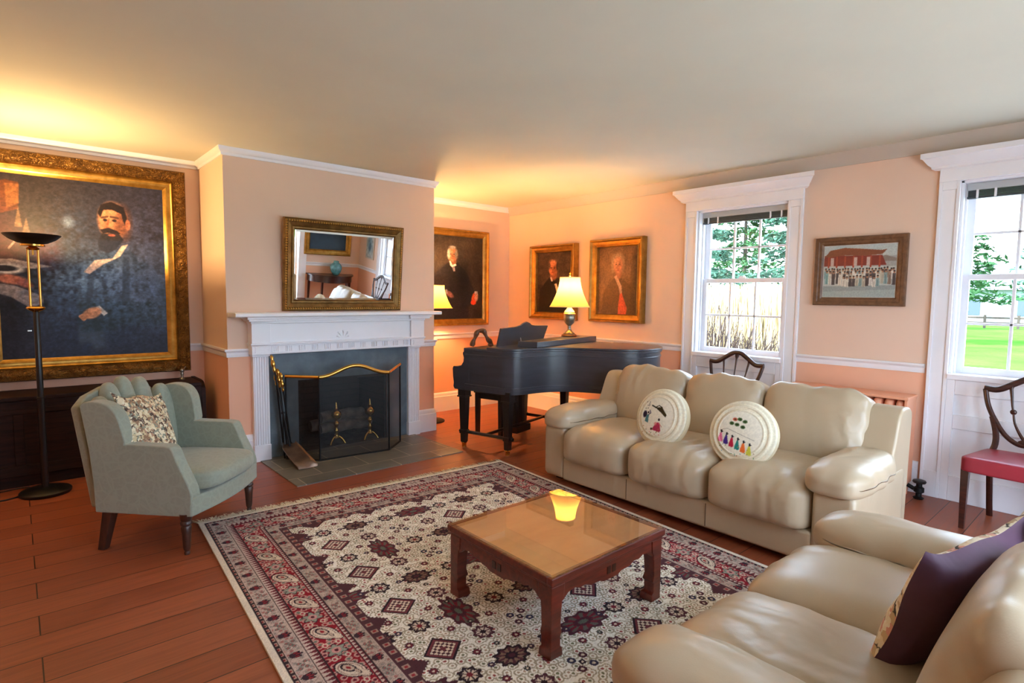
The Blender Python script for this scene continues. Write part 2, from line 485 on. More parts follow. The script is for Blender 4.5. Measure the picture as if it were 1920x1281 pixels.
def window(n, w):
    y0, y1 = w
    t = bpy.data.objects.new('window_%d' % n, None); C.objects.link(t)
    struct(t, 'tall white double-hung window ' + ('behind the sofa' if n == 1 else 'beside the red-seated chair'))
    cw = .128
    b = MB()                                                  # pilaster casings with a sunk field
    for a0, a1 in ((y1, y1 + cw), (y0 - cw, y0)):
        b.box(-.022, 0, a0, a1, 0, 2.36)
        b.box(-.032, -.02, a0, a0 + .022, 0, 2.36); b.box(-.032, -.02, a1 - .022, a1, 0, 2.36)
        b.box(-.032, -.02, a0 + .022, a1 - .022, 2.30, 2.36); b.box(-.032, -.02, a0 + .022, a1 - .022, 0, .2)
    b.box(-.034, 0, y0 - cw, y1 + cw, 2.36, 2.47)
    b.obj('casing', M['trim'], t, bevel=.003)
    prof = [(0, 2.45), (-.03, 2.45), (-.05, 2.462), (-.052, 2.475), (-.07, 2.49), (-.098, 2.53), (-.11, 2.535), (-.11, 2.572), (0, 2.572)]
    b = MB(); ya, yb = y0 - cw, y1 + cw; V = []; k = len(prof)
    for x, z in prof: V.append((x, yb - x - .0, z))
    for x, z in prof: V.append((x, ya + x, z))
    b.add(V, [tuple(range(k)), tuple(range(k, 2 * k))[::-1]] + [(i, i + k, (i + 1) % k + k, (i + 1) % k) for i in range(k)])
    b.obj('cornice', M['trim'], t, smooth=30)
    b = MB().box(-.0, .21, y0, y0 + .018, ZS, ZT).box(0, .21, y1 - .018, y1, ZS, ZT).box(0, .21, y0, y1, ZT - .018, ZT)
    for a, s in ((y0 + .018, 1), (y1 - .018, -1)):            # parting stops
        b.box(.055, .068, min(a, a + s * .014), max(a, a + s * .014), ZS, ZT)
    b.obj('jamb', M['trim'], t, bevel=.002)
    MB().box(-.05, .21, y0, y1, ZS - .035, ZS + .006).obj('stool', M['trim'], t, bevel=.006)
    b = MB().box(-.012, 0, y0, y1, 0, ZS - .03)               # panelled apron
    for z0, z1 in ((0, .19), (.545, .65), (.80, ZS - .03)): b.box(-.03, -.01, y0 + .05, y1 - .05, z0, z1)
    for a in (y0, y1 - .05): b.box(-.03, -.01, a, a + .05, 0, ZS - .03)
    b.obj('apron_panel', M['trim'], t, bevel=.004)
    def sash(name, z0, z1, x, bot, top):
        a0, a1 = y0 + .02, y1 - .02; b = MB(); th = .032
        st = .05
        b.box(x, x + th, a0, a0 + st, z0, z1); b.box(x, x + th, a1 - st, a1, z0, z1)
        b.box(x, x + th, a0 + st, a1 - st, z0, z0 + bot); b.box(x, x + th, a0 + st, a1 - st, z1 - top, z1)
        for i in (1, 2):
            c = a0 + st + (a1 - a0 - 2 * st) * i / 3; b.box(x + .004, x + th - .004, c - .009, c + .009, z0 + bot, z1 - top)
        zm = (z0 + bot + z1 - top) / 2; b.box(x + .004, x + th - .004, a0 + st, a1 - st, zm - .009, zm + .009)
        s = b.obj(name, M['trim'], t, bevel=.002)
        MB().box(x + .014, x + .017, a0 + st - .005, a1 - st + .005, z0 + bot - .005, z1 - top + .005).obj('pane', M['glass'], s, smooth=0)
        return s
    sash('upper_sash', 1.645, ZT - .018, .125, .04, .06)
    lo = sash('lower_sash', ZS, 1.685, .085, .055, .04)
    b = MB().box(.065, .09, (y0 + y1) / 2 - .035, (y0 + y1) / 2 + .035, 1.685, 1.697).box(.07, .085, (y0 + y1) / 2 - .012, (y0 + y1) / 2 + .03, 1.697, 1.707)
    b.obj('sash_lock', M['trim'], lo, bevel=.002)
    # raised venetian blind under the head
    bl = thing('venetian_blind', 'dark venetian blind pulled up at the head of the ' + ('window behind the sofa' if n == 1 else 'window by the red-seated chair'), 'blind', (.06, (y0 + y1) / 2, 2.215), group='raised window blinds')
    hw = (y1 - y0) / 2 - .028
    MB().box(-.018, .018, -hw, hw, .075, .126).obj('headrail', M['headrail'], bl, bevel=.003)
    b = MB()
    for k in range(5): b.box(-.016, .016, -hw + .004, hw - .004, .035 + k * .008, .040 + k * .008)
    sl = b.obj('slats', M['blind'], bl, smooth=0); sl['kind'] = 'stuff'
    MB().box(-.018, .018, -hw, hw, .015, .032).obj('bottom_rail', M['blind'], bl, bevel=.003)
    for q in (-hw * .86, -hw * .62, hw * .62, hw * .86): MB().box(-.021, .02, q - .007, q + .007, .018, .078).obj('tape_clip', M['trim'], bl, bevel=.002)
window(1, W1); window(2, W2)

# ------------------------------------------------------------------ outdoors
def lawn_mat():
    m, nt, p, _ = newmat('lawn_grass')
    g = coords(nt)
    f = noise(nt, g, .35, 5, .6); f2 = noise(nt, g, 9, 4)
    c = ramp(nt, f, [(.3, rgb((56, 100, 34))), (.7, rgb((78, 122, 46)))])
    c = mixc(nt, .5, c, ramp(nt, f2, [(.3, (.7, .75, .6, 1)), (.7, (1.15, 1.15, 1.1, 1))]), 'MULTIPLY')
    nt.links.new(c, p.inputs['Base Color']); p.inputs['Roughness'].default_value = 1; p.inputs['Specular IOR Level'].default_value = 0
    return m
GZ = -.55
b = MB().box(-60, 160, -150, 120, GZ - .2, GZ); g = b.obj('ground_lawn', lawn_mat(), smooth=0); struct(g, 'bright green lawn outside the windows')
M['bounce'] = pm('pale_bounce_ground', (188, 186, 182), .9, var=.08, vscale=6)  # pale ground added outside, out of view, to bounce daylight into the room
b = MB().box(-30, 12, -30, 14, GZ, GZ + .02); struct(b.obj('ground_bounce', M['bounce'], smooth=0), 'pale gravel ground added unseen around the house to lift indoor daylight')
M['bark'] = pm('tree_bark', (70, 58, 50), .9, var=.25, vscale=12, bmp=.4, bscale=25)
M['twig'] = pm('bare_twigs', (66, 56, 52), 1, var=.2, spec=0)
M['needles'] = pm('pine_needles', (52, 80, 50), 1, var=.3, vscale=1.5, spec=0)
M['needles2'] = pm('spruce_needles', (60, 86, 70), 1, var=.3, vscale=1.5, spec=0)
M['reed'] = pm('dry_reeds', (178, 156, 112), 1, var=.25, vscale=2, spec=0)

def evergreen(loc, h, r, label, mt, seed, first=.12, n=2600, q=.16):
    t = thing('evergreen_tree', label, 'tree', loc, group='evergreen trees on the lawn')
    rn = random.Random(seed)
    MB().tube([(0, 0, 0), (.05, 0, h * .5), (0, .05, h * .97)], [h * .016, h * .009, .01], 8).obj('trunk', M['bark'], t)
    b = MB()
    tiers = int(h / .55)
    for i in range(tiers):
        z = h * first + (h * .97 - h * first) * i / (tiers - 1)
        rr = r * (1 - (z / h) ** 1.25) * rn.uniform(.8, 1.12) + .1
        nb = 9
        for j in range(nb):
            a = 2 * PI * (j + rn.random()) / nb; L = rr * rn.uniform(.65, 1.1)
            for k in range(int(n / (tiers * nb))):
                s = rn.random() ** .7; w = q * rn.uniform(.6, 1.3)
                x = L * s; y = rn.uniform(-.28, .28) * (1.15 - s) * L + rn.uniform(-.06, .06); zz = z - .22 * L * s + rn.uniform(-.14, .14)
                px, py = x * math.cos(a) - y * math.sin(a), x * math.sin(a) + y * math.cos(a)
                d = Vector((rn.uniform(-1, 1), rn.uniform(-1, 1), rn.uniform(-.5, .5))).normalized() * w; e = Vector((rn.uniform(-1, 1), rn.uniform(-1, 1), rn.uniform(-1, 1))).normalized() * w * .35
                p0 = Vector((px, py, zz)); b.add([p0 - d, p0 + e, p0 + d, p0 - e], [(0, 1, 2, 3)])
    b.obj('foliage', mt, t, smooth=0)
    return t
evergreen((10.0, 2.7, GZ), 5.2, 1.9, 'dense evergreen seen left in the upper sash of the window behind the sofa', M['needles2'], 1, n=9000, q=.10)
evergreen((15.5, 4.4, GZ), 8.0, 2.9, 'tall evergreen tree seen in the middle of the window behind the sofa', M['needles'], 2, n=9000, q=.12)
evergreen((13.0, 1.5, GZ), 7.0, 2.4, 'bluish evergreen tree seen right in the window behind the sofa', M['needles2'], 3, n=9000, q=.12)
evergreen((30., 1.3, GZ), 9.5, 3.6, 'broad pine with bare lower trunk, seen through the window by the red-seated chair', M['needles'], 4, .27, 8000, .19)
evergreen((38., -3.2, GZ), 12.0, 4.6, 'far pine with bare trunk at the edge of the window by the red-seated chair', M['needles2'], 5, .24, 8000, .22)
evergreen((46., 7., GZ), 11, 4.4, 'distant pine behind the broad pine across the lawn', M['needles'], 6, .2, 3600, .2)

def bare_bush(loc, h, r, label, seed, n=520):
    t = thing('bare_shrub', label, 'shrub', loc, group='bare shrubs under the window')
    rn = random.Random(seed); b = MB()
    for i in range(n):
        a = rn.uniform(0, 2 * PI); s = rn.random() ** .5; L = h * rn.uniform(.6, 1.1)
        p = [(r * .25 * s * math.cos(a), r * .25 * s * math.sin(a), 0)]
        for k in (.4, .75, 1): p.append((r * s * k * math.cos(a) + rn.uniform(-.09, .09), r * s * k * math.sin(a) + rn.uniform(-.09, .09), L * k * (1 - .3 * s * s)))
        b.tube(p, [.011, .009, .006, .004], 3)
    b.obj('twigs', M['twig'], t, smooth=0)
bare_bush((2.3, -1.9, GZ), 1.85, 1.0, 'large bare grey shrub low in the window behind the sofa', 11)
bare_bush((3.0, -2.35, GZ), 1.55, .8, 'smaller bare shrub to the right of the large bare shrub', 12, 260)
rn = random.Random(5); b = MB()
for i in range(8000):
    x = rn.uniform(5.0, 6.4); y = rn.uniform(-2.0, 3.2); h = rn.uniform(1.5, 2.35)
    dx, dy = rn.uniform(-.18, .18), rn.uniform(-.22, .22); w = rn.uniform(.012, .026)
    b.add([(x, y - w, GZ), (x, y + w, GZ), (x + dx, y + dy + w * .3, GZ + h), (x + dx, y + dy - w * .3, GZ + h)], [(0, 1, 2, 3)])
tag(b.obj('reed_thicket', M['reed'], smooth=0), 'thicket of dry golden reeds behind the bare shrubs', 'reeds', kind='stuff')
# far house and its trees
M['siding'] = pm('white_siding', (150, 152, 158), .9, spec=0); M['roofing'] = pm('grey_roof', (112, 116, 124), .8); M['dwin'] = pm('dark_windows', (70, 78, 92), .3)
hs = thing('far_house', 'long white house far across the lawn', 'house', (62, 6, GZ))
MB().box(-3, 3, -11, 13, 0, 3.1).obj('wall', M['siding'], hs, smooth=0)
MB().prism([(-3.5, 3.1), (3.5, 3.1), (0, 5.6)], -11.4, 13.4, 'y').obj('roof', M['roofing'], hs, smooth=0)
for k in range(6): MB().box(-3.05, -2.9, -9.5 + k * 4, -8 + k * 4, .9, 2.4).obj('window', M['dwin'], hs, smooth=0)
fe = thing('far_fence', 'low dark rail fence at the far end of the lawn', 'fence', (52, 3, GZ))
MB().box(-.06, .06, -16, 18, .75, .9).box(-.06, .06, -16, 18, .35, .5).obj('rail', M['bark'], fe, smooth=0)
for k in range(18): MB().box(-.08, .08, -16 + 2 * k - .08, -16 + 2 * k + .08, 0, 1.05).obj('post', M['bark'], fe, smooth=0)
# ------------------------------------------------------------------ fireplace
mp = thing('mantelpiece', 'white carved wooden mantelpiece with fluted pilasters around the slate fireplace', 'fireplace mantel')
prof = [(-D, 1.285), (-1.03, 1.285), (-1.04, 1.292), (-1.04, 1.315), (-1.03, 1.322), (-D, 1.322)]
b = MB().prism(prof, -3.86, -1.83, 'x'); b.obj('shelf', M['trim'], mp, smooth=30, bevel=.002)
b = MB()
for k, (o, z0, z1) in enumerate([(.045, 1.262, 1.285), (.03, 1.245, 1.262), (.012, 1.225, 1.245)]):
    b.box(-3.70 - o, -1.98 + o, -.92 - o, -D, z0, z1)
    if k < 2: b.box(-3.71 - o, -3.54 + o, -.95 - o, -D, z0, z1); b.box(-2.14 - o, -1.97 + o, -.95 - o, -D, z0, z1)
b.obj('bed_moulding', M['trim'], mp, bevel=.003)
b = MB().box(-3.70, -1.98, -.90, -D, .955, 1.226).box(-3.705, -3.545, -.925, -D, .955, 1.226).box(-2.135, -1.975, -.925, -D, .955, 1.226)
b.obj('frieze', M['trim'], mp, bevel=.003)
b = MB().box(-3.715, -1.965, -.935, -D, 1.04, 1.056).box(-3.71, -1.97, -.925, -D, 1.03, 1.04).box(-3.70, -1.98, -.915, -D, .955, .968)
b.obj('ledge_moulding', M['trim'], mp, bevel=.003)
for i in range(12):                                            # row of reeded blocks
    b = MB(); cx = -3.50 + i * (1.32 / 11)
    for j in range(4): b.box(cx - .030 + j * .0165, cx - .030 + j * .0165 + .010, -.909, -.895, .975, 1.022)
    b.obj('reeded_block', M['trim'], mp, smooth=0)
for cx in (-3.625, -2.055):
    b = MB()
    for j in range(4): b.box(cx - .055, cx + .055, -.932, -.92, .975 + j * .013, .983 + j * .013)
    b.obj('reeded_end_block', M['trim'], mp, smooth=0)
b = MB()                                                       # carved sunburst
for a in (22, 52, 90, 128, 158):
    L = .085 if a in (52, 90, 128) else .07
    c, s = math.cos(R(a)), math.sin(R(a)); x, z = -2.868, 1.066; w = .009
    r0 = .022
    b.add([(x + c * r0, -.9005, z + s * r0), (x + c * L + s * w, -.9005, z + s * L - c * w), (x + c * L - s * w, -.9005, z + s * L + c * w), (x + c * (L * .8), -.917, z + s * L * .75)], [(0, 1, 3), (1, 2, 3), (2, 0, 3)])
b.lathe([(.02, 0), (.018, .006), (.0, .009)], seg=16) if False else None
b.obj('sunburst_carving', M['trim'], mp, smooth=0)
def pilaster(x0, x1):
    b = MB().box(x0, x1, -.865, -D, 0, .955)
    w = (x1 - x0); n = 5; g = (w - .03) / n
    for i in range(n + 1): b.box(x0 + .015 + i * g - .005, x0 + .015 + i * g + .005, -.872, -.86, .15, .93)
    b.box(x0 - .008, x1 + .008, -.878, -D, .935, .958); b.box(x0 - .004, x1 + .004, -.876, -D, 0, .145)
    return b.obj('pilaster', M['trim'], mp, bevel=.002)
pilaster(-3.682, -3.548); pilaster(-2.132, -1.998)

def slate_mat():
    m, nt, p, _ = newmat('grey_blue_slate')
    v = coords(nt); f = noise(nt, v, 5, 6, .6); f2 = noise(nt, v, 1.6, 3)
    c = ramp(nt, f, [(.3, rgb((82, 94, 102))), (.55, rgb((98, 112, 120))), (.8, rgb((124, 136, 140)))])
    c = mixc(nt, .6, c, ramp(nt, f2, [(.35, (.6, .62, .66, 1)), (.65, (1.1, 1.1, 1.1, 1))]), 'MULTIPLY')
    nt.links.new(c, p.inputs['Base Color']); p.inputs['Roughness'].default_value = .5; bump(nt, p, f, .15, .003); return m
M['slate'] = slate_mat()
b = MB().box(-3.548, FX0, -.83, -D, 0, .957).box(FX1, -2.132, -.83, -D, 0, .957).box(FX0, FX1, -.83, -D, FZ, .957)
b.obj('slate_surround', M['slate'], mp, smooth=0)

def soot_mat():
    m, nt, p, _ = newmat('sooty_firebrick')
    br = N(nt, 'ShaderNodeTexBrick'); v = coords(nt)
    mpn = N(nt, 'ShaderNodeMapping'); mpn.inputs['Rotation'].default_value = (R(90), 0, 0); nt.links.new(v, mpn.inputs[0]); nt.links.new(mpn.outputs[0], br.inputs['Vector'])
    br.inputs['Scale'].default_value = 1; br.inputs['Brick Width'].default_value = .2; br.inputs['Row Height'].default_value = .065; br.inputs['Mortar Size'].default_value = .006
    br.inputs['Color1'].default_value = rgb((34, 30, 30)); br.inputs['Color2'].default_value = rgb((46, 40, 38)); br.inputs['Mortar'].default_value = rgb((24, 22, 22))
    nt.links.new(br.outputs[0], p.inputs['Base Color']); p.inputs['Roughness'].default_value = .9
    bump(nt, p, br.outputs['Fac'], .3, .004); return m
fb = thing('firebox', 'soot-black brick firebox inside the fireplace', 'fireplace', (0, 0, 0))
b = MB().box(FX0 + .001, FX0 + .03, -D + .002, -.23, .0, FZ - .001).box(FX1 - .03, FX1 - .001, -D + .002, -.23, 0, FZ - .001).box(FX0, FX1, -.24, -.205, 0, FZ - .001).box(FX0 + .001, FX1 - .001, -D + .002, -.23, FZ - .03, FZ - .001)
b.obj('brick_lining', soot_mat(), fb, smooth=0)
M['ash'] = pm('ash_floor', (66, 62, 60), .95, var=.3, vscale=14, bmp=.5, bscale=30)
MB().box(FX0 + .02, FX1 - .02, -D, -.22, 0, .012).obj('ash_bed', M['ash'], fb, smooth=0)

def hearth_mat():
    m, nt, p, _ = newmat('hearth_slate_tiles')
    br = N(nt, 'ShaderNodeTexBrick'); v = coords(nt); nt.links.new(v, br.inputs['Vector'])
    br.inputs['Scale'].default_value = 1; br.inputs['Brick Width'].default_value = .42; br.inputs['Row Height'].default_value = .31; br.inputs['Mortar Size'].default_value = .005
    br.inputs['Color1'].default_value = rgb((98, 96, 88)); br.inputs['Color2'].default_value = rgb((120, 116, 104)); br.inputs['Mortar'].default_value = rgb((168, 154, 132))
    f = noise(nt, v, 6, 5)
    nt.links.new(mixc(nt, .6, br.outputs[0], ramp(nt, f, [(.3, (.7, .7, .72, 1)), (.7, (1.2, 1.18, 1.12, 1))]), 'MULTIPLY'), p.inputs['Base Color'])
    p.inputs['Roughness'].default_value = .42; bump(nt, p, f, .2, .003); return m
h = MB().box(-3.64, -2.06, -1.74, -D, 0, .008).obj('hearth', hearth_mat(), smooth=0); tag(h, 'dark slate tile hearth set in the floor before the fireplace', 'hearth')

# logs and andirons
M['log'] = pm('charred_log', (92, 82, 74), .95, var=.35, vscale=12, bmp=.6, bscale=20)
logs = [((-3.05, -.52, .17), (-2.42, -.56, .17), .06, 'pale split log lying at the back of the grate'), ((-3.0, -.64, .155), (-2.46, -.60, .15), .05, 'charred log lying at the front of the grate'),
        ((-2.98, -.6, .26), (-2.5, -.54, .255), .055, 'greyish log lying on top of the other logs in the fireplace')]
for p, q, r, lb in logs:
    p, q = Vector(p), Vector(q); pts = [p.lerp(q, k / 6) + Vector((0, 0, .008 * math.sin(k * 2.1))) for k in range(7)]
    tag(MB().tube(pts, [r * .93, r, r * 1.04, r * .97, r, r * 1.05, r * .95], 12).obj('firewood_log', M['log']), lb, 'log', 'logs in the fireplace')
def andiron(x, y, lb, first=None):
    t = thing('andiron', lb, 'andiron', (x, y, .012), group='andirons in the fireplace')
    pr = [(.03, .06), (.022, .075), (.016, .10), (.02, .12), (.024, .135), (.014, .15), (.012, .17), (.022, .185), (.028, .20), (.02, .215), (.012, .225), (.016, .24), (.04, .258), (.05, .285), (.046, .31), (.028, .332), (.014, .342), (.018, .352), (.012, .365), (.008, .39), (.003, .415)]
    MB().lathe(pr, seg=20).obj('brass_post', M['brass'], t, smooth=60)
    b = MB()
    for s in (-1, 1): b.tube(spline([(0, 0, .07), (s * .03, -.01, .065), (s * .06, -.02, .03), (s * .075, -.03, .0)], 4), .011, 8)
    b.obj('foot', M['brass'], t, smooth=60)
    MB().box(-.012, .012, .0, .38, .06, .085).box(-.012, .012, .35, .374, 0, .07).obj('log_bar', M['iron'], t, bevel=.003)
andiron(-2.875, -.74, 'brass andiron with round finial left of the pair behind the fire screen')
andiron(-2.525, -.76, 'brass andiron with round finial right of the pair behind the fire screen')

# fire screen
def screen_mesh_mat():
    m = bpy.data.materials.new('black_wire_mesh'); m.use_nodes = True; nt = m.node_tree; nt.nodes.clear()
    out = N(nt, 'ShaderNodeOutputMaterial'); t = N(nt, 'ShaderNodeBsdfTransparent'); d = N(nt, 'ShaderNodeBsdfPrincipled')
    d.inputs['Base Color'].default_value = rgb((15, 15, 15)); d.inputs['Roughness'].default_value = .5
    mx = N(nt, 'ShaderNodeMixShader'); mx.inputs[0].default_value = .45
    nt.links.new(t.outputs[0], mx.inputs[1]); nt.links.new(d.outputs[0], mx.inputs[2]); nt.links.new(mx.outputs[0], out.inputs[0]); return m
M['mesh'] = screen_mesh_mat()
sc = thing('fire_screen', 'three-panel black mesh fire screen with arched brass top rail', 'fire screen')
A, B_, E_, G_ = (-3.44, -.96), (-3.235, -1.20), (-2.585, -1.265), (-2.335, -1.04)
ZB = .745
arch = []
for k in range(25):
    t = k / 24; z = ZB + .085 * (0.5 - 0.5 * math.cos(2 * PI * t)) ** 1.1
    arch.append((B_[0] + (E_[0] - B_[0]) * t, B_[1] + (E_[1] - B_[1]) * t, z))
def panel(pts_top, name):
    b = MB(); V = [(x, y, .02) for x, y, z in pts_top] + list(pts_top); n = len(pts_top)
    b.add(V, [(i, i + 1, n + i + 1, n + i) for i in range(n - 1)]); return b.obj(name, M['mesh'], sc, smooth=0)
sl = lambda P, Q, z0, z1, n=8: [(P[0] + (Q[0] - P[0]) * k / n, P[1] + (Q[1] - P[1]) * k / n, z0 + (z1 - z0) * k / n) for k in range(n + 1)]
panel(sl(A, B_, ZB + .005, ZB), 'mesh_panel'); panel(arch, 'mesh_panel'); panel(sl(E_, G_, ZB, ZB + .04), 'mesh_panel')
MB().tube([(x, y, z + .012) for x, y, z in arch], .017, 10).obj('brass_rail', M['brass'], sc, smooth=60)
for P, Q, z1 in ((A, B_, ZB), (E_, G_, ZB + .04)):
    MB().tube([(x, y, z + .012) for x, y, z in sl(P, Q, ZB, z1)], .015, 10).obj('brass_rail', M['brass'], sc, smooth=60)
b = MB()
for P, z in ((A, ZB), (B_, ZB), (E_, ZB), (G_, ZB + .04)): b.tube([(P[0], P[1], .0), (P[0], P[1], z)], .008, 8)
for P, Q in ((A, B_), (B_, E_), (E_, G_)): b.tube([(P[0], P[1], .012), (Q[0], Q[1], .012)], .01, 8)
b.obj('frame', M['iron'], sc)

# fireplace tools leaning in the corner of the surround
def tool(name, lb, p0, p1, head):
    t = thing(name, lb, 'fireplace tool', group='fireplace tools beside the screen')
    p0, p1 = Vector(p0), Vector(p1); d = (p1 - p0).normalized(); q = p1 - d * .17
    MB().tube([p0, q], .0075, 8).obj('shaft', M['iron'], t)
    b = MB(); rr = [.008, .013, .008, .016, .019, .015, .009, .014, .018, .013, .005]
    b.tube([q + d * (.17 * k / 10) for k in range(11)], rr, 12); b.obj('handle', M['brass'], t, smooth=60)
    b = MB()
    if head == 'poker': b.tube([p0 + d * .12, p0 + d * .12 + Vector((.045, -.01, -.02)), p0 + d * .1 + Vector((.05, -.01, -.05))], [.008, .007, .003], 8); b.tube([p0 + d * .02, p0], [.008, .002], 8)
    elif head == 'tongs':
        for s in (-1, 1): b.tube(spline([p0 + d * .38, p0 + d * .2 + Vector((s * .02, 0, 0)), p0 + d * .05 + Vector((s * .03, 0, 0)), p0 + Vector((s * .012, 0, 0))], 4), .006, 8)
        b.ball(p0 + d * .38, .016, 10)
    elif head == 'brush':
        b.tube([p0 + d * .14, p0 + d * .1, p0], [.012, .022, .032], 12)
    b.obj({'poker': 'hook', 'tongs': 'jaws', 'brush': 'bristles'}[head], M['iron'], t, smooth=50)
tool('fireplace_poker', 'fireplace poker with brass handle, outermost of the tools by the fluted pilaster', (-3.45, -.94, .012), (-3.515, -.905, .845), 'poker')
tool('fireplace_tongs', 'fireplace tongs with brass handle, middle of the hanging tools beside the screen', (-3.43, -.965, .05), (-3.495, -.925, .825), 'tongs')
tool('hearth_brush', 'hearth brush with brass handle, nearest the fire screen of the upright tools', (-3.40, -.99, .02), (-3.475, -.945, .79), 'brush')
t = thing('hearth_shovel', 'ash shovel with wide metal blade resting on the slate hearth', 'fireplace tool', group='fireplace tools beside the screen')
d0, d1 = Vector((-3.44, -1.04, .14)), Vector((-3.525, -.94, .80))
MB().tube([d0, d1], .008, 8).obj('shaft', M['iron'], t)
MB().tube([d1 + (d1 - d0).normalized() * (.15 * k / 8) for k in range(9)], [.009, .014, .01, .018, .02, .016, .01, .016, .006], 12).obj('handle', M['brass'], t, smooth=60)
M['shovelm'] = pm('worn_bronze_blade', (120, 96, 80), .38, .75, var=.2, vscale=9)
b = MB(); V = []
rows = [(-1.02, .16, .055), (-1.06, .125, .078), (-1.2, .07, .085), (-1.36, .016, .088)]
for y, z, w in rows:
    for s, dz in ((-1, .02), (-.92, 0), (0, -.004), (.92, 0), (1, .02)): V.append((-3.44 + .10 * (-1.02 - y) + s * w, y, z + dz))
F = [(i * 5 + j, i * 5 + j + 1, i * 5 + j + 6, i * 5 + j + 5) for i in range(3) for j in range(4)]
b.add(V, F); o = b.obj('blade', M['shovelm'], t, smooth=40)
o.modifiers.new('thick', 'SOLIDIFY').thickness = .003

# ------------------------------------------------------------------ gilt frames and paintings
def gilt(name, c1, c2, rough=.38, carve=0, cs=22, metal=.75):
    m, nt, p, _ = newmat(name); v = coords(nt)
    f = noise(nt, v, 14, 5, .6)
    col = ramp(nt, f, [(.3, rgb(c1)), (.7, rgb(c2))])
    p.inputs['Roughness'].default_value = rough; p.inputs['Metallic'].default_value = metal
    if carve:
        vo = N(nt, 'ShaderNodeTexVoronoi'); vo.feature = 'SMOOTH_F1'; vo.inputs['Scale'].default_value = cs
        w = noise(nt, v, cs * .6, 3); mx = N(nt, 'ShaderNodeVectorMath', operation='MULTIPLY_ADD'); 
        nt.links.new(v, mx.inputs[0]); mx.inputs[1].default_value = (1, 1, 1); cmb = N(nt, 'ShaderNodeCombineXYZ'); nt.links.new(w, cmb.inputs[0]); nt.links.new(w, cmb.inputs[2]); nt.links.new(cmb.outputs[0], mx.inputs[2])
        nt.links.new(mx.outputs[0], vo.inputs['Vector'])
        bump(nt, p, vo.outputs['Distance'], carve, .025)
        col = mixc(nt, .75, col, ramp(nt, vo.outputs['Distance'], [(.15, (1.1, 1.05, 1, 1)), (.6, (.35, .28, .24, 1))]), 'MULTIPLY')
    nt.links.new(col, p.inputs['Base Color'])
    return m
M['gold'] = gilt('bright_gilding', (150, 108, 40), (200, 154, 74), .3)
M['goldcarve'] = gilt('carved_gilding', (108, 76, 36), (160, 118, 58), .45, .8)
M['goldold'] = gilt('aged_gilding', (142, 100, 40), (182, 138, 66), .4)
M['oil'] = pv('varnished_oil_paint', .5, .10, 120, coat=.05, spec=.22)
M['photo'] = pv('glazed_photograph', .5, coat=1.0)

def picture(name, lb, cat, loc, rz, W, H, fw, prof, fm, im, cm, group=None, inner=None):
    t = thing(name, lb, cat, loc, rz, group)
    if isinstance(fm, list):
        for nm, pr, mm in fm: frame_mesh(W, H, pr).obj(nm, mm, t, smooth=30)
    else: frame_mesh(W, H, prof).obj('frame', fm, t, smooth=30)
    grid_col('canvas', W - 2 * fw + .01, H - 2 * fw + .01, im, cm, t, (0, -.02, 0))
    MB().box(-W / 2 + .02, W / 2 - .02, -.008, -.001, -H / 2 + .02, H / 2 - .02).obj('backing', M['ebony'], t, smooth=0)
    return t

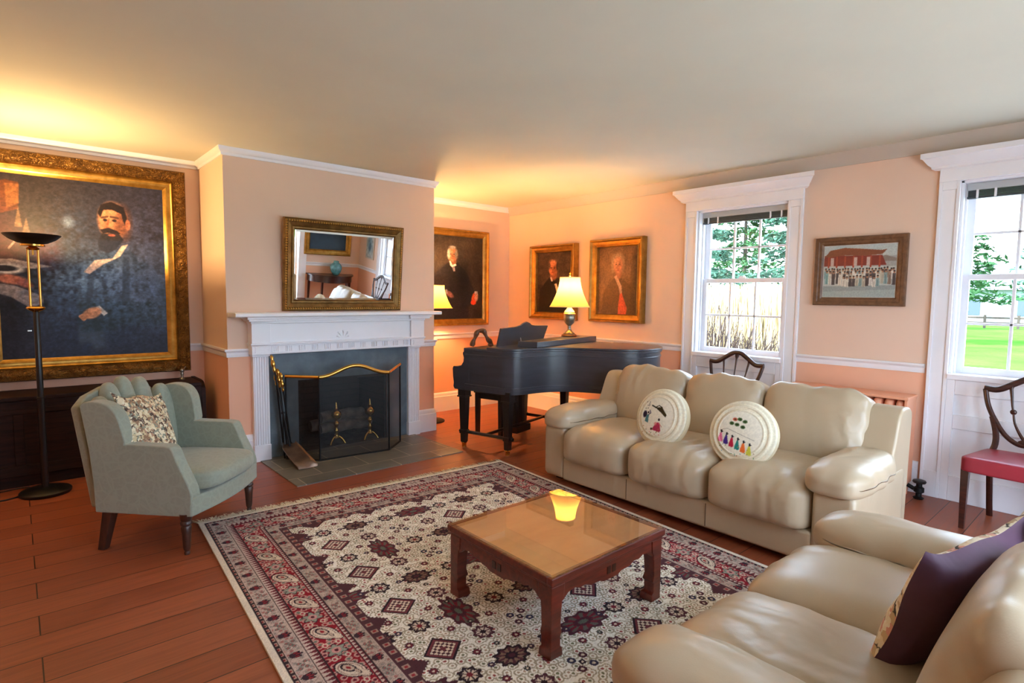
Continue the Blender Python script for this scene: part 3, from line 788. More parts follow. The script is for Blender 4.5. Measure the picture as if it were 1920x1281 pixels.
# --- large seated portrait (blue-black oil) in the left alcove
def big_portrait():
    P = Pic(300, 400, (30, 28, 33), 1.32)
    P.grain(14, 10, .25, 1)
    P.ell(.25, .1, .3, .25, (44, 36, 38), 1.0)
    P.ell(.8, .14, .35, .3, (50, 46, 58), 1.2)
    # red-brown furniture at the upper left, papers and clutter on the desk
    P.poly([(0, .06), (.07, .04), (.14, .05), (.13, .19), (.0, .23)], (96, 48, 22), .8, 4)
    P.poly([(.065, .06), (.14, .055), (.135, .16), (.07, .19)], (150, 98, 54), .5, 3)
    P.ell(.05, .36, .12, .14, (74, 28, 30), 1.0, a=.6); P.ell(.27, .40, .08, .09, (90, 34, 56), 1.0, a=.5)
    for cx, cy, h in ((.125, .24, .11), (.165, .28, .08)):
        P.poly([(cx - .02, cy + h * .4), (cx + .022, cy + h * .4), (cx + .014, cy - h * .1), (cx + .005, cy - h * .6), (cx - .008, cy - h * .1)], (116, 88, 64), .75, 2)
    P.line([(.07, .40), (.13, .33)], .006, (150, 130, 120), .6)
    P.poly([(.0, .46), (.08, .455), (.30, .49), (.20, .505), (.05, .50)], (176, 158, 150), .8, 2)
    P.ell(.045, .51, .10, .028, (196, 186, 176), .4); P.ell(.04, .507, .07, .016, (40, 34, 36), .4)
    P.poly([(.0, .585), (.1, .60), (.24, .655), (.24, .69), (.17, .72), (.07, .66), (.0, .64)], (150, 136, 132), .85, 3)
    P.ell(.075, .565, .085, .025, (186, 110, 84), .5, .15); P.ell(.14, .585, .05, .02, (150, 80, 64), .6, .5)
    # coat
    P.poly([(.40, .50), (.53, .42), (.74, .37), (.92, .48), (1, .62), (1, 1), (.2, 1), (.22, .80), (.30, .62)], (34, 40, 54), .95, 6)
    nz = .5 * vn(400, 300, 46, 40, 4) + .3 * vn(400, 300, 90, 70, 14) + .2 * vn(400, 300, 180, 60, 15)
    st = .6 * vn(400, 300, 5, 40, 6) + .4 * vn(400, 300, 9, 9, 16)
    sheen = np.clip((nz * 1.2 + st * .6 - .50) * 1.05, 0, .9)
    P.ell(.56, .55, .30, .16, (104, 138, 178), 1.3, mul=sheen); P.ell(.56, .57, .20, .10, (168, 196, 220), 1.3, mul=np.clip(sheen * 1.2 - .35, 0, 1))
    P.ell(.60, .70, .40, .16, (66, 92, 132), 1.4, mul=sheen); P.ell(.86, .56, .20, .26, (84, 100, 140), 1.4, mul=sheen)
    P.ell(.5, .9, .5, .14, (44, 56, 82), 1.2, a=.5); P.ell(.42, .30, .18, .16, (52, 60, 84), 1.3, mul=sheen); P.ell(.90, .25, .16, .2, (66, 66, 92), 1.3, mul=sheen)
    P.ell(.40, .24, .03, .028, (110, 130, 160), 1.2, a=.6)
    P.poly([(.72, .42), (.76, .42), (.75, .68), (.70, .70)], (24, 28, 40), .5, 6); P.poly([(.5, .52), (.54, .52), (.52, .68), (.48, .70)], (26, 30, 42), .5, 6)
    # shirt, head, beard
    P.poly([(.715, .355), (.755, .345), (.70, .42), (.60, .465), (.51, .525), (.475, .515), (.545, .445), (.655, .43)], (214, 186, 172), 1, 2)
    P.ell(.665, .215, .090, .105, (178, 118, 84), .3)
    P.ell(.725, .225, .05, .09, (112, 66, 48), 1.0, a=.8); P.ell(.62, .235, .03, .03, (176, 104, 78), .9, a=.6); P.ell(.64, .185, .05, .05, (200, 142, 104), 1.0, a=.6)
    P.poly([(.575, .175), (.595, .125), (.66, .105), (.735, .13), (.755, .19), (.745, .24), (.728, .21), (.72, .17), (.66, .15), (.61, .155), (.59, .20)], (34, 24, 22), 1, 2)
    P.ell(.758, .232, .016, .03, (172, 104, 78), .4)
    P.line([(.598, .20), (.632, .192)], .008, (70, 44, 36), .8); P.line([(.655, .192), (.695, .195)], .008, (70, 44, 36), .8)
    P.ell(.618, .212, .013, .008, (40, 26, 24), .6); P.ell(.675, .212, .014, .008, (40, 26, 24), .6)
    P.line([(.64, .205), (.628, .252), (.645, .258)], .007, (146, 84, 58), .8)
    P.poly([(.585, .268), (.635, .255), (.69, .27), (.712, .285), (.66, .29), (.635, .284), (.60, .29)], (36, 26, 26), 1, 2)
    P.poly([(.595, .29), (.70, .285), (.728, .32), (.68, .375), (.63, .40), (.575, .385), (.565, .34)], (34, 30, 34), .92, 3)
    P.ell(.655, .297, .022, .007, (150, 80, 66), .5)
    # near hand with cuff
    P.poly([(.535, .715), (.56, .705), (.61, .75), (.585, .765)], (208, 208, 214), 1, 2)
    P.ell(.515, .748, .06, .03, (196, 140, 110), .3, -.45)
    for k in range(4): P.line([(.505 - k * .012, .75 + k * .002), (.463 - k * .006, .785 - k * .006)], .011, (186, 128, 98))
    P.grain(90, 60, .16, 8); P.grain(200, 150, .12, 9)
    return P.im
fw = .175
BP = [('carved_frame', [(0, .0), (0, .05), (.012, .085), (.05, .095), (.085, .08), (.10, .055), (.10, .0)], M['goldcarve']),
      ('gilt_slip', [(.098, .0), (.098, .05), (.112, .062), (.124, .05), (.14, .045), (.16, .034), (.178, .022), (.178, .0)], M['gold'])]
picture('framed_painting', 'largest portrait, bearded man in blue-black coat in heavy carved gold frame above the dark chest', 'painting', (-4.742, -.034, 1.67), 0, 1.485, 1.815, fw, None, BP, big_portrait(), M['oil'])

def man_portrait(nx, ny, asp, bg, hx, hy, hr, skin, hair, coat, seed, kind):
    P = Pic(nx, ny, bg, asp); P.grain(12, 9, .3, seed); P.ell(hx, hy, .4, .3, np.array(bg) * 1.35, 1.3, a=.6)
    hv = hr * 1.3 / asp
    sh = hy + hv * 1.55
    if kind == 'stand':
        P.poly([(hx - .08, sh - .03), (hx + .1, sh - .03), (hx + .26, sh + .08), (hx + .4, sh + .3), (hx + .44, sh + .42), (hx + .3, sh + .5), (hx + .3, 1), (hx - .35, 1), (hx - .3, sh + .34), (hx - .33, sh + .12)], coat, .95, 5)
        P.ell(hx - .2, sh + .16, .13, .15, np.array(coat) * 1.5, 1.2, a=.7); P.ell(hx + .2, sh + .16, .1, .2, np.array(coat) * .6, 1.2, a=.7)
    else:
        P.poly([(hx - .1, sh - .05), (hx + .12, sh - .05), (hx + .42, sh + .14), (hx + .5, 1), (hx - .42, 1), (hx - .38, sh + .16)], coat, .95, 5)
    P.ell(hx + .01, hy + hv * .9, hr * .7, hv * .7, np.array(skin) * .7, .5)
    P.ell(hx, hy, hr, hv, skin, .25)
    P.ell(hx + hr * .5, hy + .01, hr * .6, hv * .8, np.array(skin) * .68, .9, a=.8)
    P.ell(hx - hr * .25, hy - hv * .45, hr * .5, hv * .4, np.minimum(np.array(skin) * 1.08, 255), 1.0, a=.7)
    for s in (-1, 1): P.ell(hx + s * hr * .38 - hr * .05, hy - hv * .02, hr * .14, hv * .07, (48, 30, 26), .7); P.line([(hx + s * hr * .38 - hr * .25, hy - hv * .18), (hx + s * hr * .38 + hr * .15, hy - hv * .17)], hr * .06, np.array(hair) * .6)
    P.line([(hx - hr * .05, hy), (hx - hr * .14, hy + hv * .3), (hx + hr * .05, hy + hv * .33)], hr * .07, np.array(skin) * .65)
    P.line([(hx - hr * .25, hy + hv * .55), (hx + hr * .25, hy + hv * .55)], hr * .06, np.array(skin) * (.7, .5, .5))
    return P
def alcove_portrait():
    P = man_portrait(220, 290, 1.32, (52, 43, 36), .44, .22, .085, (196, 128, 92), (170, 164, 156), (36, 33, 34), 21, 'stand')
    P.ell(.375, .215, .028, .06, (176, 172, 164), .6); P.ell(.512, .215, .024, .055, (120, 112, 104), .6); P.ell(.44, .135, .06, .02, (150, 140, 130), .7)
    P.poly([(.385, .30), (.41, .30), (.44, .345), (.50, .33), (.515, .35), (.44, .375), (.40, .355)], (226, 220, 212), 1, 2)
    P.poly([(.43, .37), (.48, .365), (.49, .42), (.46, .425)], (150, 150, 156), .9, 2)
    P.ell(.39, .70, .085, .03, (150, 96, 84), .5, .6); P.poly([(.315, .645), (.345, .64), (.36, .69), (.33, .70)], (176, 172, 170), .9, 2)
    P.ell(.85, .74, .05, .07, (216, 92, 48), .4, .3); P.ell(.83, .80, .05, .03, (236, 70, 36), .5); P.poly([(.85, .66), (.91, .66), (.92, .71), (.86, .72)], (196, 186, 178), .9, 2); P.ell(.885, .735, .035, .05, (206, 140, 110), .5)
    P.grain(70, 55, .16, 3); return P.im
def small_portrait():
    P = man_portrait(150, 200, 1.32, (66, 50, 42), .47, .27, .125, (200, 120, 78), (90, 70, 58), (30, 26, 27), 31, 'bust')
    P.ell(.45, .17, .1, .045, (206, 132, 92), .9, a=.8); P.ell(.36, .22, .03, .05, (96, 72, 60), .7); P.ell(.585, .24, .03, .07, (60, 44, 38), .7)
    P.ell(.49, .405, .1, .045, (150, 92, 62), .8)
    P.poly([(.385, .42), (.42, .41), (.47, .48), (.43, .49)], (226, 206, 190), 1, 2); P.poly([(.40, .49), (.55, .475), (.53, .52), (.44, .525)], (14, 12, 14), 1, 2)
    P.poly([(.51, .525), (.58, .52), (.68, .74), (.63, .76)], (226, 206, 176), .95, 2)
    P.grain(60, 45, .16, 5); return P.im
def faded_portrait():
    P = Pic(160, 205, (106, 78, 56), 1.28); P.grain(12, 9, .2, 41); P.ell(.35, .35, .4, .35, (128, 96, 68), 1.4, a=.7)
    P.poly([(.40, .47), (.60, .47), (.86, .60), (.97, .80), (1, 1), (.10, 1), (.14, .70), (.26, .56)], (88, 64, 46), .75, 8)
    P.ell(.49, .19, .14, .085, (160, 132, 108), .8, a=.9); P.ell(.375, .28, .045, .10, (156, 128, 104), .8, a=.8); P.ell(.62, .28, .04, .10, (136, 108, 86), .8, a=.8)
    P.ell(.51, .40, .07, .08, (150, 98, 74), .6); P.ell(.50, .275, .112, .125, (180, 122, 94), .35); P.ell(.55, .29, .07, .10, (150, 98, 76), 1.0, a=.7); P.ell(.46, .23, .06, .05, (196, 142, 112), 1.0, a=.6)
    for x in (.455, .54): P.ell(x, .262, .016, .009, (84, 56, 46), .7); P.line([(x - .025, .238), (x + .025, .236)], .007, (140, 108, 88), .8)
    P.line([(.495, .27), (.48, .315), (.505, .32)], .008, (140, 88, 70), .8); P.line([(.465, .35), (.53, .35)], .007, (150, 74, 64), .8); P.ell(.555, .31, .03, .025, (196, 118, 94), 1.0, a=.6)
    P.poly([(.41, .44), (.47, .42), (.60, .58), (.62, .72), (.57, .72), (.53, .60)], (190, 152, 128), .9, 3)
    P.poly([(.56, .70), (.61, .68), (.74, .90), (.72, 1), (.52, 1), (.53, .86)], (206, 88, 62), .95, 3)
    P.ell(.98, .5, .12, .5, (58, 42, 32), 1.2, a=.75); P.ell(.05, .0, .15, .1, (76, 54, 40), 1.2, a=.5)
    P.grain(60, 45, .12, 6); return P.im
fp = lambda d: [(0, 0), (0, d - .03), (.008, d - .012), (.022, d - .008), (.034, d - .03), (.05, d - .036), (.07, d - .05), (.082, d - .055), (.088, d - .05), (.094, d - .07), (.094, 0)]
picture('framed_painting', 'gilt-framed portrait of a white-bearded man on the alcove wall right of the chimney', 'painting', (-.925, -.001, 1.718), 0, 1.05, 1.235, .094, fp(.075), M['goldold'], alcove_portrait(), M['oil'])
picture('framed_painting', 'smaller gilt-framed portrait of a bald man in a black suit behind the piano lamp', 'painting', (-.001, -.905, 1.672), R(-90), .80, .945, .094, fp(.10), M['goldold'], small_portrait(), M['oil'])
picture('framed_painting', 'gilt-framed brown faded portrait with red waistcoat between the piano lamp and the window', 'painting', (-.001, -1.922, 1.68), R(-90), .755, .955, .094, fp(.10), M['goldold'], faded_portrait(), M['oil'])

def group_photo():
    P = Pic(200, 160, (176, 182, 178), .80)
    P.ell(.5, 0, .7, .2, (168, 186, 190), 1, a=.6)
    P.poly([(.66, .22), (1, .24), (1, .42), (.66, .42)], (150, 150, 146), .9, 1); P.poly([(.7, .28), (.84, .22), (.98, .28), (.98, .33), (.7, .33)], (126, 112, 104), .9, 1)
    P.poly([(.0, .40), (.02, .2), (.80, .22), (.86, .40)], (122, 40, 32), 1, 1)
    P.poly([(.02, .22), (.10, .10), (.30, .06), (.6, .10), (.78, .13), (.86, .115), (.80, .20), (.6, .22), (.3, .20), (.1, .23)], (128, 70, 46), 1, 1)
    for k in range(40): P.line([(.08 + k * .018, .11), (.06 + k * .019, .21)], .0025, (92, 46, 34), .6)
    for k in range(7): P.line([(.08 + k * .115, .23), (.08 + k * .115, .42)], .012, (150, 58, 40))
    for x in (.13, .45, .62): P.poly([(x - .022, .24), (x + .025, .24), (x + .025, .40), (x - .022, .40)], (206, 196, 186), .8, 1)
    P.poly([(0, .78), (1, .76), (1, 1), (0, 1)], (136, 148, 146), 1, 2); P.poly([(0, .88), (1, .84), (1, 1), (0, 1)], (160, 172, 168), .7, 3)
    rn = random.Random(3)
    cols = [(206, 200, 186), (188, 180, 160), (120, 150, 150), (96, 84, 84), (60, 54, 58), (176, 168, 150), (214, 210, 200), (132, 110, 96)]
    for row, (y0, hh, n) in enumerate([(.44, .2, 24), (.49, .26, 19), (.58, .2, 11)]):
        for i in range(n):
            x = .03 + (i + .5 + rn.uniform(-.2, .2)) * .95 / n if row < 2 else .28 + (i + .5) * .5 / n
            c = (118, 162, 160) if (row == 1 and i == 0) else rn.choice(cols); y = y0 + rn.uniform(-.015, .015)
            P.poly([(x - .02, y + .055), (x + .02, y + .055), (x + .024, y + hh), (x - .024, y + hh)], c, .95, 1)
            P.line([(x, y + .1), (x, y + hh)], .004, np.array(c) * .6, .6)
            P.ell(x, y + .03, .013, .028, (150, 108, 84), .4); P.ell(x, y + .012, .013, .014, (36, 30, 30), .4)
    P.grain(80, 100, .06, 2)
    P.im[:3] = P.im[-3:] = (.9, .88, .84); P.im[:, :3] = P.im[:, -3:] = (.9, .88, .84)
    return P.im
M['brownframe'] = wood('brown_frame_wood', (88, 58, 38), (122, 86, 58), .45, 8, (3, 3, 3))
picture('framed_photograph', 'brown-framed colour photograph of a crowd before a red-roofed hall, hung between the windows', 'picture', (-.001, -4.386, 1.724), R(-90), .672, .566, .068,
        [(0, 0), (0, .035), (.008, .045), (.03, .042), (.036, .036), (.054, .034), (.06, .028), (.068, .024), (.068, 0)], M['brownframe'], group_photo(), M['photo'])

# --- mirror over the mantel
mi = thing('wall_mirror', 'gold beaded mirror tilted forward over the white mantelpiece', 'mirror', (-2.815, -.822, 1.333), rot=(R(5.3), 0, R(-1.2)))
MW, MH = 1.185, .835
fr = frame_mesh(MW, MH, [(0, 0), (0, .028), (.012, .036), (.03, .03), (.036, .036), (.07, .022), (.078, .03), (.09, .028), (.102, .016), (.102, 0)])
M['mirrorgold'] = gilt('mirror_gilding', (96, 68, 34), (142, 106, 58), .42)
fr.obj('frame', M['mirrorgold'], mi, loc=(0, 0, MH / 2), smooth=30)
b = MB()
for i in range(52): 
    x = -MW / 2 + .024 + i * (MW - .048) / 51
    for z in (.024, MH - .024): b.ball((x, -.034, z), .0095, 8)
for i in range(1, 35):
    z = .024 + i * (MH - .048) / 35
    for x in (-MW / 2 + .024, MW / 2 - .024): b.ball((x, -.034, z), .0095, 8)
b.obj('beading', M['gold'], mi, smooth=180)
mm, nt, p, _ = newmat('silvered_mirror'); p.inputs['Metallic'].default_value = 1; p.inputs['Roughness'].default_value = 0.0; p.inputs['Base Color'].default_value = (.9, .92, .91, 1)
gx, gz = MW / 2 - .098, MH / 2 - .098; bw = .022
b = MB().add([(-gx + bw, -.016, -gz + bw), (gx - bw, -.016, -gz + bw), (gx - bw, -.016, gz - bw), (-gx + bw, -.016, gz - bw), (-gx, -.0135, -gz), (gx, -.0135, -gz), (gx, -.0135, gz), (-gx, -.0135, gz)],
             [(0, 1, 2, 3), (4, 5, 1, 0), (5, 6, 2, 1), (6, 7, 3, 2), (7, 4, 0, 3)])
b.obj('glass', mm, mi, loc=(0, 0, MH / 2), smooth=0)
# ------------------------------------------------------------------ grand piano
def piano_mat():
    m, nt, p, _ = newmat('satin_black_piano'); v = coords(nt)
    f = noise(nt, v, 3, 5, .6, sc=(1, 1, 6))
    nt.links.new(ramp(nt, f, [(.3, rgb((50, 52, 58))), (.7, rgb((62, 64, 72)))]), p.inputs['Base Color'])
    p.inputs['Roughness'].default_value = .3; p.inputs['Coat Weight'].default_value = .3; p.inputs['Coat Roughness'].default_value = .25
    bump(nt, p, f, .03, .002); return m
M['piano'] = piano_mat()
PT = R(14)
pn = thing('grand_piano', 'black baby grand piano with its music desk raised, in the corner behind the sofa', 'piano', (-1.93, -1.58, 0), PT)
pc = [(-.05, -.30), (-.05, -.42)]
cv = spline([(-.05, -.42), (-.047, -.50), (-.02, -.58), (.04, -.63), (.13, -.66), (.267, -.705), (.39, -.78), (.48, -.88), (.545, -1.02), (.585, -1.18), (.63, -1.34), (.70, -1.46), (.81, -1.54), (.96, -1.575), (1.12, -1.56), (1.24, -1.50), (1.32, -1.40), (1.345, -1.28), (1.35, -1.1)], 5)
body = [(-.05, -.06)] + cv + [(1.35, -.06)]
MB().prism(body, .60, .965).obj('rim', M['piano'], pn, smooth=40)
b = MB().prism(offset_poly(body, .014), .965, .985).prism(offset_poly(body, .008), .915, .928).prism(offset_poly(body, .012), .615, .64).prism(offset_poly(body, .004), .575, .615)
b.obj('moulding', M['piano'], pn, smooth=40, bevel=.003)
cheek = [(-.10, .575), (.085, .575), (.10, .60), (.095, .64), (.105, .70), (.11, .775), (.10, .80), (.045, .802), (.0, .815), (-.025, .85), (-.03, .89), (-.018, .925), (-.018, .94), (-.03, .95), (-.03, .985), (-.10, .985)]
for x0, x1 in ((-.052, .04), (1.26, 1.352)): MB().prism(cheek, x0, x1, 'x').obj('cheek', M['piano'], pn, smooth=40, bevel=.004)
b = MB().box(.04, 1.26, -.08, .085, .60, .70).box(.04, 1.26, .06, .10, .69, .735); b.obj('key_slip', M['piano'], pn, bevel=.004)
M['ivory'] = pm('ivory_keys', (232, 226, 208), .25)
b = MB()
for k in range(52): b.box(.05 + k * .02308, .05 + k * .02308 + .0222, -.08, .065, .70, .725)
b.obj('white_keys', M['ivory'], pn, smooth=0)
b = MB()
for k in range(51):
    if k % 7 not in (2, 6): b.box(.05 + (k + 1) * .02308 - .006, .05 + (k + 1) * .02308 + .006, -.08, .015, .725, .738)
b.obj('black_keys', M['black'], pn, smooth=0)
MB().box(.04, 1.26, -.11, -.085, .72, .97).obj('fallboard', M['piano'], pn, bevel=.004)
MB().box(-.05, 1.35, -.36, -.06, .972, .988).obj('front_deck', M['piano'], pn, bevel=.003)
lidp = offset_poly([(-.05, -.34)] + cv + [(1.35, -.34)], .02)
MB().prism(lidp, .986, 1.006).obj('lid', M['piano'], pn, smooth=40, bevel=.004)
MB().add([(x, y, z) for x, y, z in ((.16, -.52, 1.007), (1.37, -.46, 1.007), (1.37, -.74, 1.007), (.22, -.70, 1.007), (.16, -.52, 1.062), (1.37, -.46, 1.062), (1.37, -.74, 1.062), (.22, -.70, 1.062))],
        [(0, 1, 2, 3), (7, 6, 5, 4), (4, 5, 1, 0), (5, 6, 2, 1), (6, 7, 3, 2), (7, 4, 0, 3)]).obj('folded_lid_flap', M['piano'], pn, bevel=.004)
# music desk leaning towards the strings
dk = [(.0, .0), (.82, .0), (.86, .195), (.60, .205), (.53, .215), (.49, .235), (.43, .252), (.37, .235), (.33, .215), (.26, .205), (.0, .195)]
b = MB().prism(dk, -.009, .009, 'y'); o = b.obj('music_desk', M['piano'], pn, loc=(.10, -.31, .99), rot=(R(14), 0, 0), bevel=.003)
MB().box(.10, .92, -.315, -.27, .988, 1.0).obj('desk_ledge', M['piano'], pn, bevel=.002)
M['steel'] = pm('steel_rod', (196, 196, 200), .3, 1.0)
MB().tube([(.44, -.375, .99), (.425, -.37, 1.075)], .0055, 8).obj('desk_prop', M['steel'], pn)
def pleg(x, y):
    b = MB().taper(x, y, .05, .50, .026, .026, .038, .038).box(x - .046, x + .046, y - .046, y + .046, .50, .60).box(x - .052, x + .052, y - .052, y + .052, .50, .515).box(x - .035, x + .035, y - .035, y + .035, .135, .175)
    l = b.obj('leg', M['ebony'], pn, bevel=.003)
    MB().lathe([(.026, .05), (.03, .045), (.022, .035), (.022, .0)], (x, y, .0), 14).obj('caster', M['brass'], l, smooth=40)
BX = 1.06
for x, y in ((0, 0), (0, -.526), (BX, 0), (BX, -.526), (.95, -1.36)): pleg(x, y)
b = MB()
for x in (0, BX): b.tube([(x, .055, .155), (x, -.585, .155)], .017, 8)
b.tube([(0, -.263, .155), (BX, -.263, .155)], .016, 8); b.tube([(BX, -.263, .155), (.95, -1.33, .155)], .016, 8)
b.obj('stretcher', M['ebony'], pn)
b = MB().box(.545, .60, -.24, -.19, .14, .6).box(.66, .715, -.24, -.19, .14, .6).box(.50, .76, -.29, -.16, .07, .14); b.obj('pedal_lyre', M['ebony'], pn, bevel=.005)
b = MB()
for k in (-1, 0, 1): b.box(.63 + k * .055 - .012, .63 + k * .055 + .012, -.17, -.07, .075, .085)
b.obj('pedal', M['brass'], pn, bevel=.002)

# bench pushed under the keyboard
bn = thing('piano_bench', 'plain dark piano bench pushed under the keyboard', 'bench', (-1.215, -1.30, 0), R(16))
MB().box(-.27, .27, -.185, .185, .445, .475).obj('seat', M['ebony'], bn, bevel=.006)
b = MB().box(-.25, .25, -.165, -.14, .385, .445).box(-.25, .25, .14, .165, .385, .445).box(-.25, -.225, -.165, .165, .385, .445).box(.225, .25, -.165, .165, .385, .445); b.obj('apron', M['ebony'], bn, bevel=.003)
for x in (-.235, .235):
    for y in (-.15, .15): MB().taper(x, y, 0, .445, .019, .019, .024, .024).obj('leg', M['ebony'], bn, bevel=.002)

# carved arch on the piano
M['carvedwood'] = wood('carved_olive_wood', (62, 36, 24), (118, 76, 48), .35, 10, (3, 3, 3), coat=.2, bmp=.3)
b = MB()
o = lambda x, z, y=0: (x, y, z)
b.tube(spline([o(-.085, .0), o(-.07, .045), o(-.052, .085), o(-.035, .13), o(-.005, .155), o(.03, .15), o(.05, .11), o(.075, .065), o(.10, .04), o(.115, .0)], 5),
       [.027 + .007 * math.sin(k * .55) for k in range(46)], 10, flat=.8)
b.ball((0.005, 0, .148), .02, 10); b.ball((.085, 0, .055), .024, 10, (1, .8, 1)); b.ball((-.075, 0, .02), .027, 10, (1, .8, .8)); b.ball((.1, 0, .015), .03, 10, (1, .8, .7))
ft = MB(); 
st = b.obj('wooden_sculpture', M['carvedwood'], loc=(-1.79, -1.65, .995), rz=R(-38), smooth=60)
tag(st, 'small carved wooden arch sculpture standing on the keyboard end of the piano', 'sculpture')

# ------------------------------------------------------------------ lamps
def shade_mat(name, col, tr):
    m = bpy.data.materials.new(name); m.use_nodes = True; nt = m.node_tree; nt.nodes.clear()
    out = N(nt, 'ShaderNodeOutputMaterial'); d = N(nt, 'ShaderNodeBsdfDiffuse'); t = N(nt, 'ShaderNodeBsdfTranslucent')
    d.inputs[0].default_value = rgb(col); t.inputs[0].default_value = rgb(col)
    mx = N(nt, 'ShaderNodeMixShader'); mx.inputs[0].default_value = tr
    nt.links.new(d.outputs[0], mx.inputs[1]); nt.links.new(t.outputs[0], mx.inputs[2]); nt.links.new(mx.outputs[0], out.inputs[0]); return m
M['shade'] = shade_mat('cream_silk_shade', (230, 192, 108), .30)
M['shade2'] = shade_mat('amber_silk_shade', (222, 168, 80), .28)
M['trimfab'] = pm('shade_braid', (226, 196, 140), .8)
M['silver'] = pm('aged_silver', (150, 146, 136), .3, .9, var=.12, vscale=14)
M['lampwood'] = wood('lamp_base_wood', (60, 34, 20), (96, 58, 34), .35, 8, (2, 2, 2))
M['bulb'] = bpy.data.materials.new('lamp_bulb'); M['bulb'].use_nodes = True
nt = M['bulb'].node_tree; nt.nodes.clear(); e = N(nt, 'ShaderNodeEmission'); e.inputs[0].default_value = (1, .62, .26, 1); e.inputs[1].default_value = 10
nt.links.new(e.outputs[0], N(nt, 'ShaderNodeOutputMaterial').inputs[0])
def bell(rb, rt, h, m, parent, z, name='shade', seg=48, lob=8):
    b = MB(); V = []; F = []; n = 14
    for i in range(n + 1):
        t = i / n; r = rt + (rb - rt) * ((1 - t) ** 1.75)
        for k in range(seg):
            a = 2 * PI * k / seg; q = r * (1 - .03 * abs(math.sin(lob * a / 2)) ** .5 + .03 * 0)
            V.append((q * math.cos(a), q * math.sin(a), z + h * t))
    F = [(i * seg + k, i * seg + (k + 1) % seg, (i + 1) * seg + (k + 1) % seg, (i + 1) * seg + k) for i in range(n) for k in range(seg)]
    s = b.add(V, F).obj(name, m, parent, smooth=180)
    for zz, r in ((z, rb), (z + h, rt)):
        MB().tube([((r + .001) * math.cos(2 * PI * k / 40) * .985, (r + .001) * math.sin(2 * PI * k / 40) * .985, zz) for k in range(41)], .0045, 6).obj('braid', M['trimfab'], s, smooth=60)
    return s
def lamp_light(name, loc, power, col=(1, .66, .31), r=.035):
    l = bpy.data.lights.new(name, 'POINT'); l.energy = power; l.color = col; l.shadow_soft_size = r
    o = bpy.data.objects.new(name, l); C.objects.link(o); o.location = loc; return o
LP = (-.725, -1.84, 1.063)
tl = thing('table_lamp', 'silver urn table lamp with lit cream bell shade standing on the piano', 'lamp', LP)
MB().lathe([(.082, 0), (.085, .008), (.078, .02), (.07, .024)], seg=32).obj('wood_foot', M['lampwood'], tl, smooth=40)
MB().lathe([(.062, .024), (.064, .032), (.05, .04), (.034, .055), (.022, .075), (.017, .095), (.022, .105), (.018, .115), (.028, .125), (.048, .145), (.060, .175), (.064, .205), (.060, .235), (.066, .243), (.060, .252), (.050, .262)], seg=32).obj('urn', M['silver'], tl, smooth=50)
M['porcelain'] = pm('white_candle_cup', (240, 232, 206), .4)
MB().lathe([(.056, .262), (.05, .275), (.034, .292), (.024, .31), (.02, .335), (.02, .36)], seg=24).obj('neck', M['porcelain'], tl, smooth=50)
bell(.215, .108, .315, M['shade'], tl, .318)
MB().tube([(0, 0, .36), (0, 0, .655)], .004, 6).obj('harp', M['brass'], tl); MB().lathe([(.004, .64), (.012, .65), (.006, .665), (.011, .675), (.002, .69)], seg=12).obj('finial', M['brass'], tl, smooth=50)
MB().ball((0, 0, .47), .03, 14).obj('bulb', M['bulb'], tl, smooth=180)
lamp_light('piano_lamp_light', (LP[0], LP[1], LP[2] + .52), 5.6)
cd = MB().tube(spline([(-.66, -1.86, .99), (-.35, -1.80, 1.0), (-.25, -1.82, .80), (-.22, -1.9, .5), (-.12, -2.0, .2), (-.1, -2.05, .01)], 6), .004, 6).obj('lamp_cord', M['black']); tag(cd, 'thin dark lamp cord hanging down behind the piano to the baseboard', 'cord')

fl_ = thing('floor_lamp', 'floor lamp with lit amber bell shade half hidden behind the right side of the chimney', 'lamp', (-1.56, -.42, 0))
MB().lathe([(.16, 0), (.16, .012), (.14, .022), (.03, .035), (.015, .06)], seg=32).obj('base', M['iron'], fl_, smooth=40)
MB().tube([(0, 0, .03), (0, 0, 1.40)], .010, 10).obj('pole', M['brass'], fl_)
bell(.25, .155, .262, M['shade2'], fl_, 1.342)
MB().ball((0, 0, 1.47), .03, 14).obj('bulb', M['bulb'], fl_, smooth=180)
lamp_light('floor_lamp_light', (-1.56, -.42, 1.535), 11, (1, .62, .26))

TX, TY = -5.105, -.709
to = thing('torchiere_lamp', 'tall black and brass torchiere lamp with wide bowl before the largest portrait', 'lamp', (TX, TY, 0))
MB().lathe([(.15, 0), (.155, .01), (.155, .022), (.145, .032), (.05, .045), (.03, .05)], seg=40).obj('base', M['black'], to, smooth=40)
MB().lathe([(.021, .045), (.021, .70), (.0235, .702), (.0235, .715), (.0195, .718), (.018, 1.335), (.015, 1.345)], seg=20).obj('pole', M['black'], to, smooth=40)
b = MB().lathe([(.02, 1.335), (.05, 1.352), (.058, 1.362), (.05, 1.372), (.02, 1.378)], seg=24).lathe([(.03, 1.775), (.04, 1.785), (.028, 1.795), (.02, 1.80), (.07, 1.803), (.07, 1.815), (.04, 1.82)], seg=24)
for s in (-1, 1): b.tube([(s * .028, 0, 1.365), (s * .028, 0, 1.79)], .0075, 10)
b.tube([(0, 0, 1.74), (0, 0, 1.79)], .006, 8)
b.obj('brass_columns', M['brass'], to, smooth=40)
MB().tube([(-.03, 0, 1.20), (-.052, -.005, 1.2)], .006, 8).obj('switch_knob', M['steel'], to)
MB().lathe([(.04, 1.815), (.085, 1.825), (.13, 1.848), (.162, 1.876), (.166, 1.884), (.158, 1.882), (.12, 1.858), (.06, 1.836), (.0, 1.83)], seg=48, cap=False).obj('bowl', M['black'], to, smooth=60)
MB().ball((0, 0, 1.868), .026, 14).obj('bulb', M['bulb'], to, smooth=180)
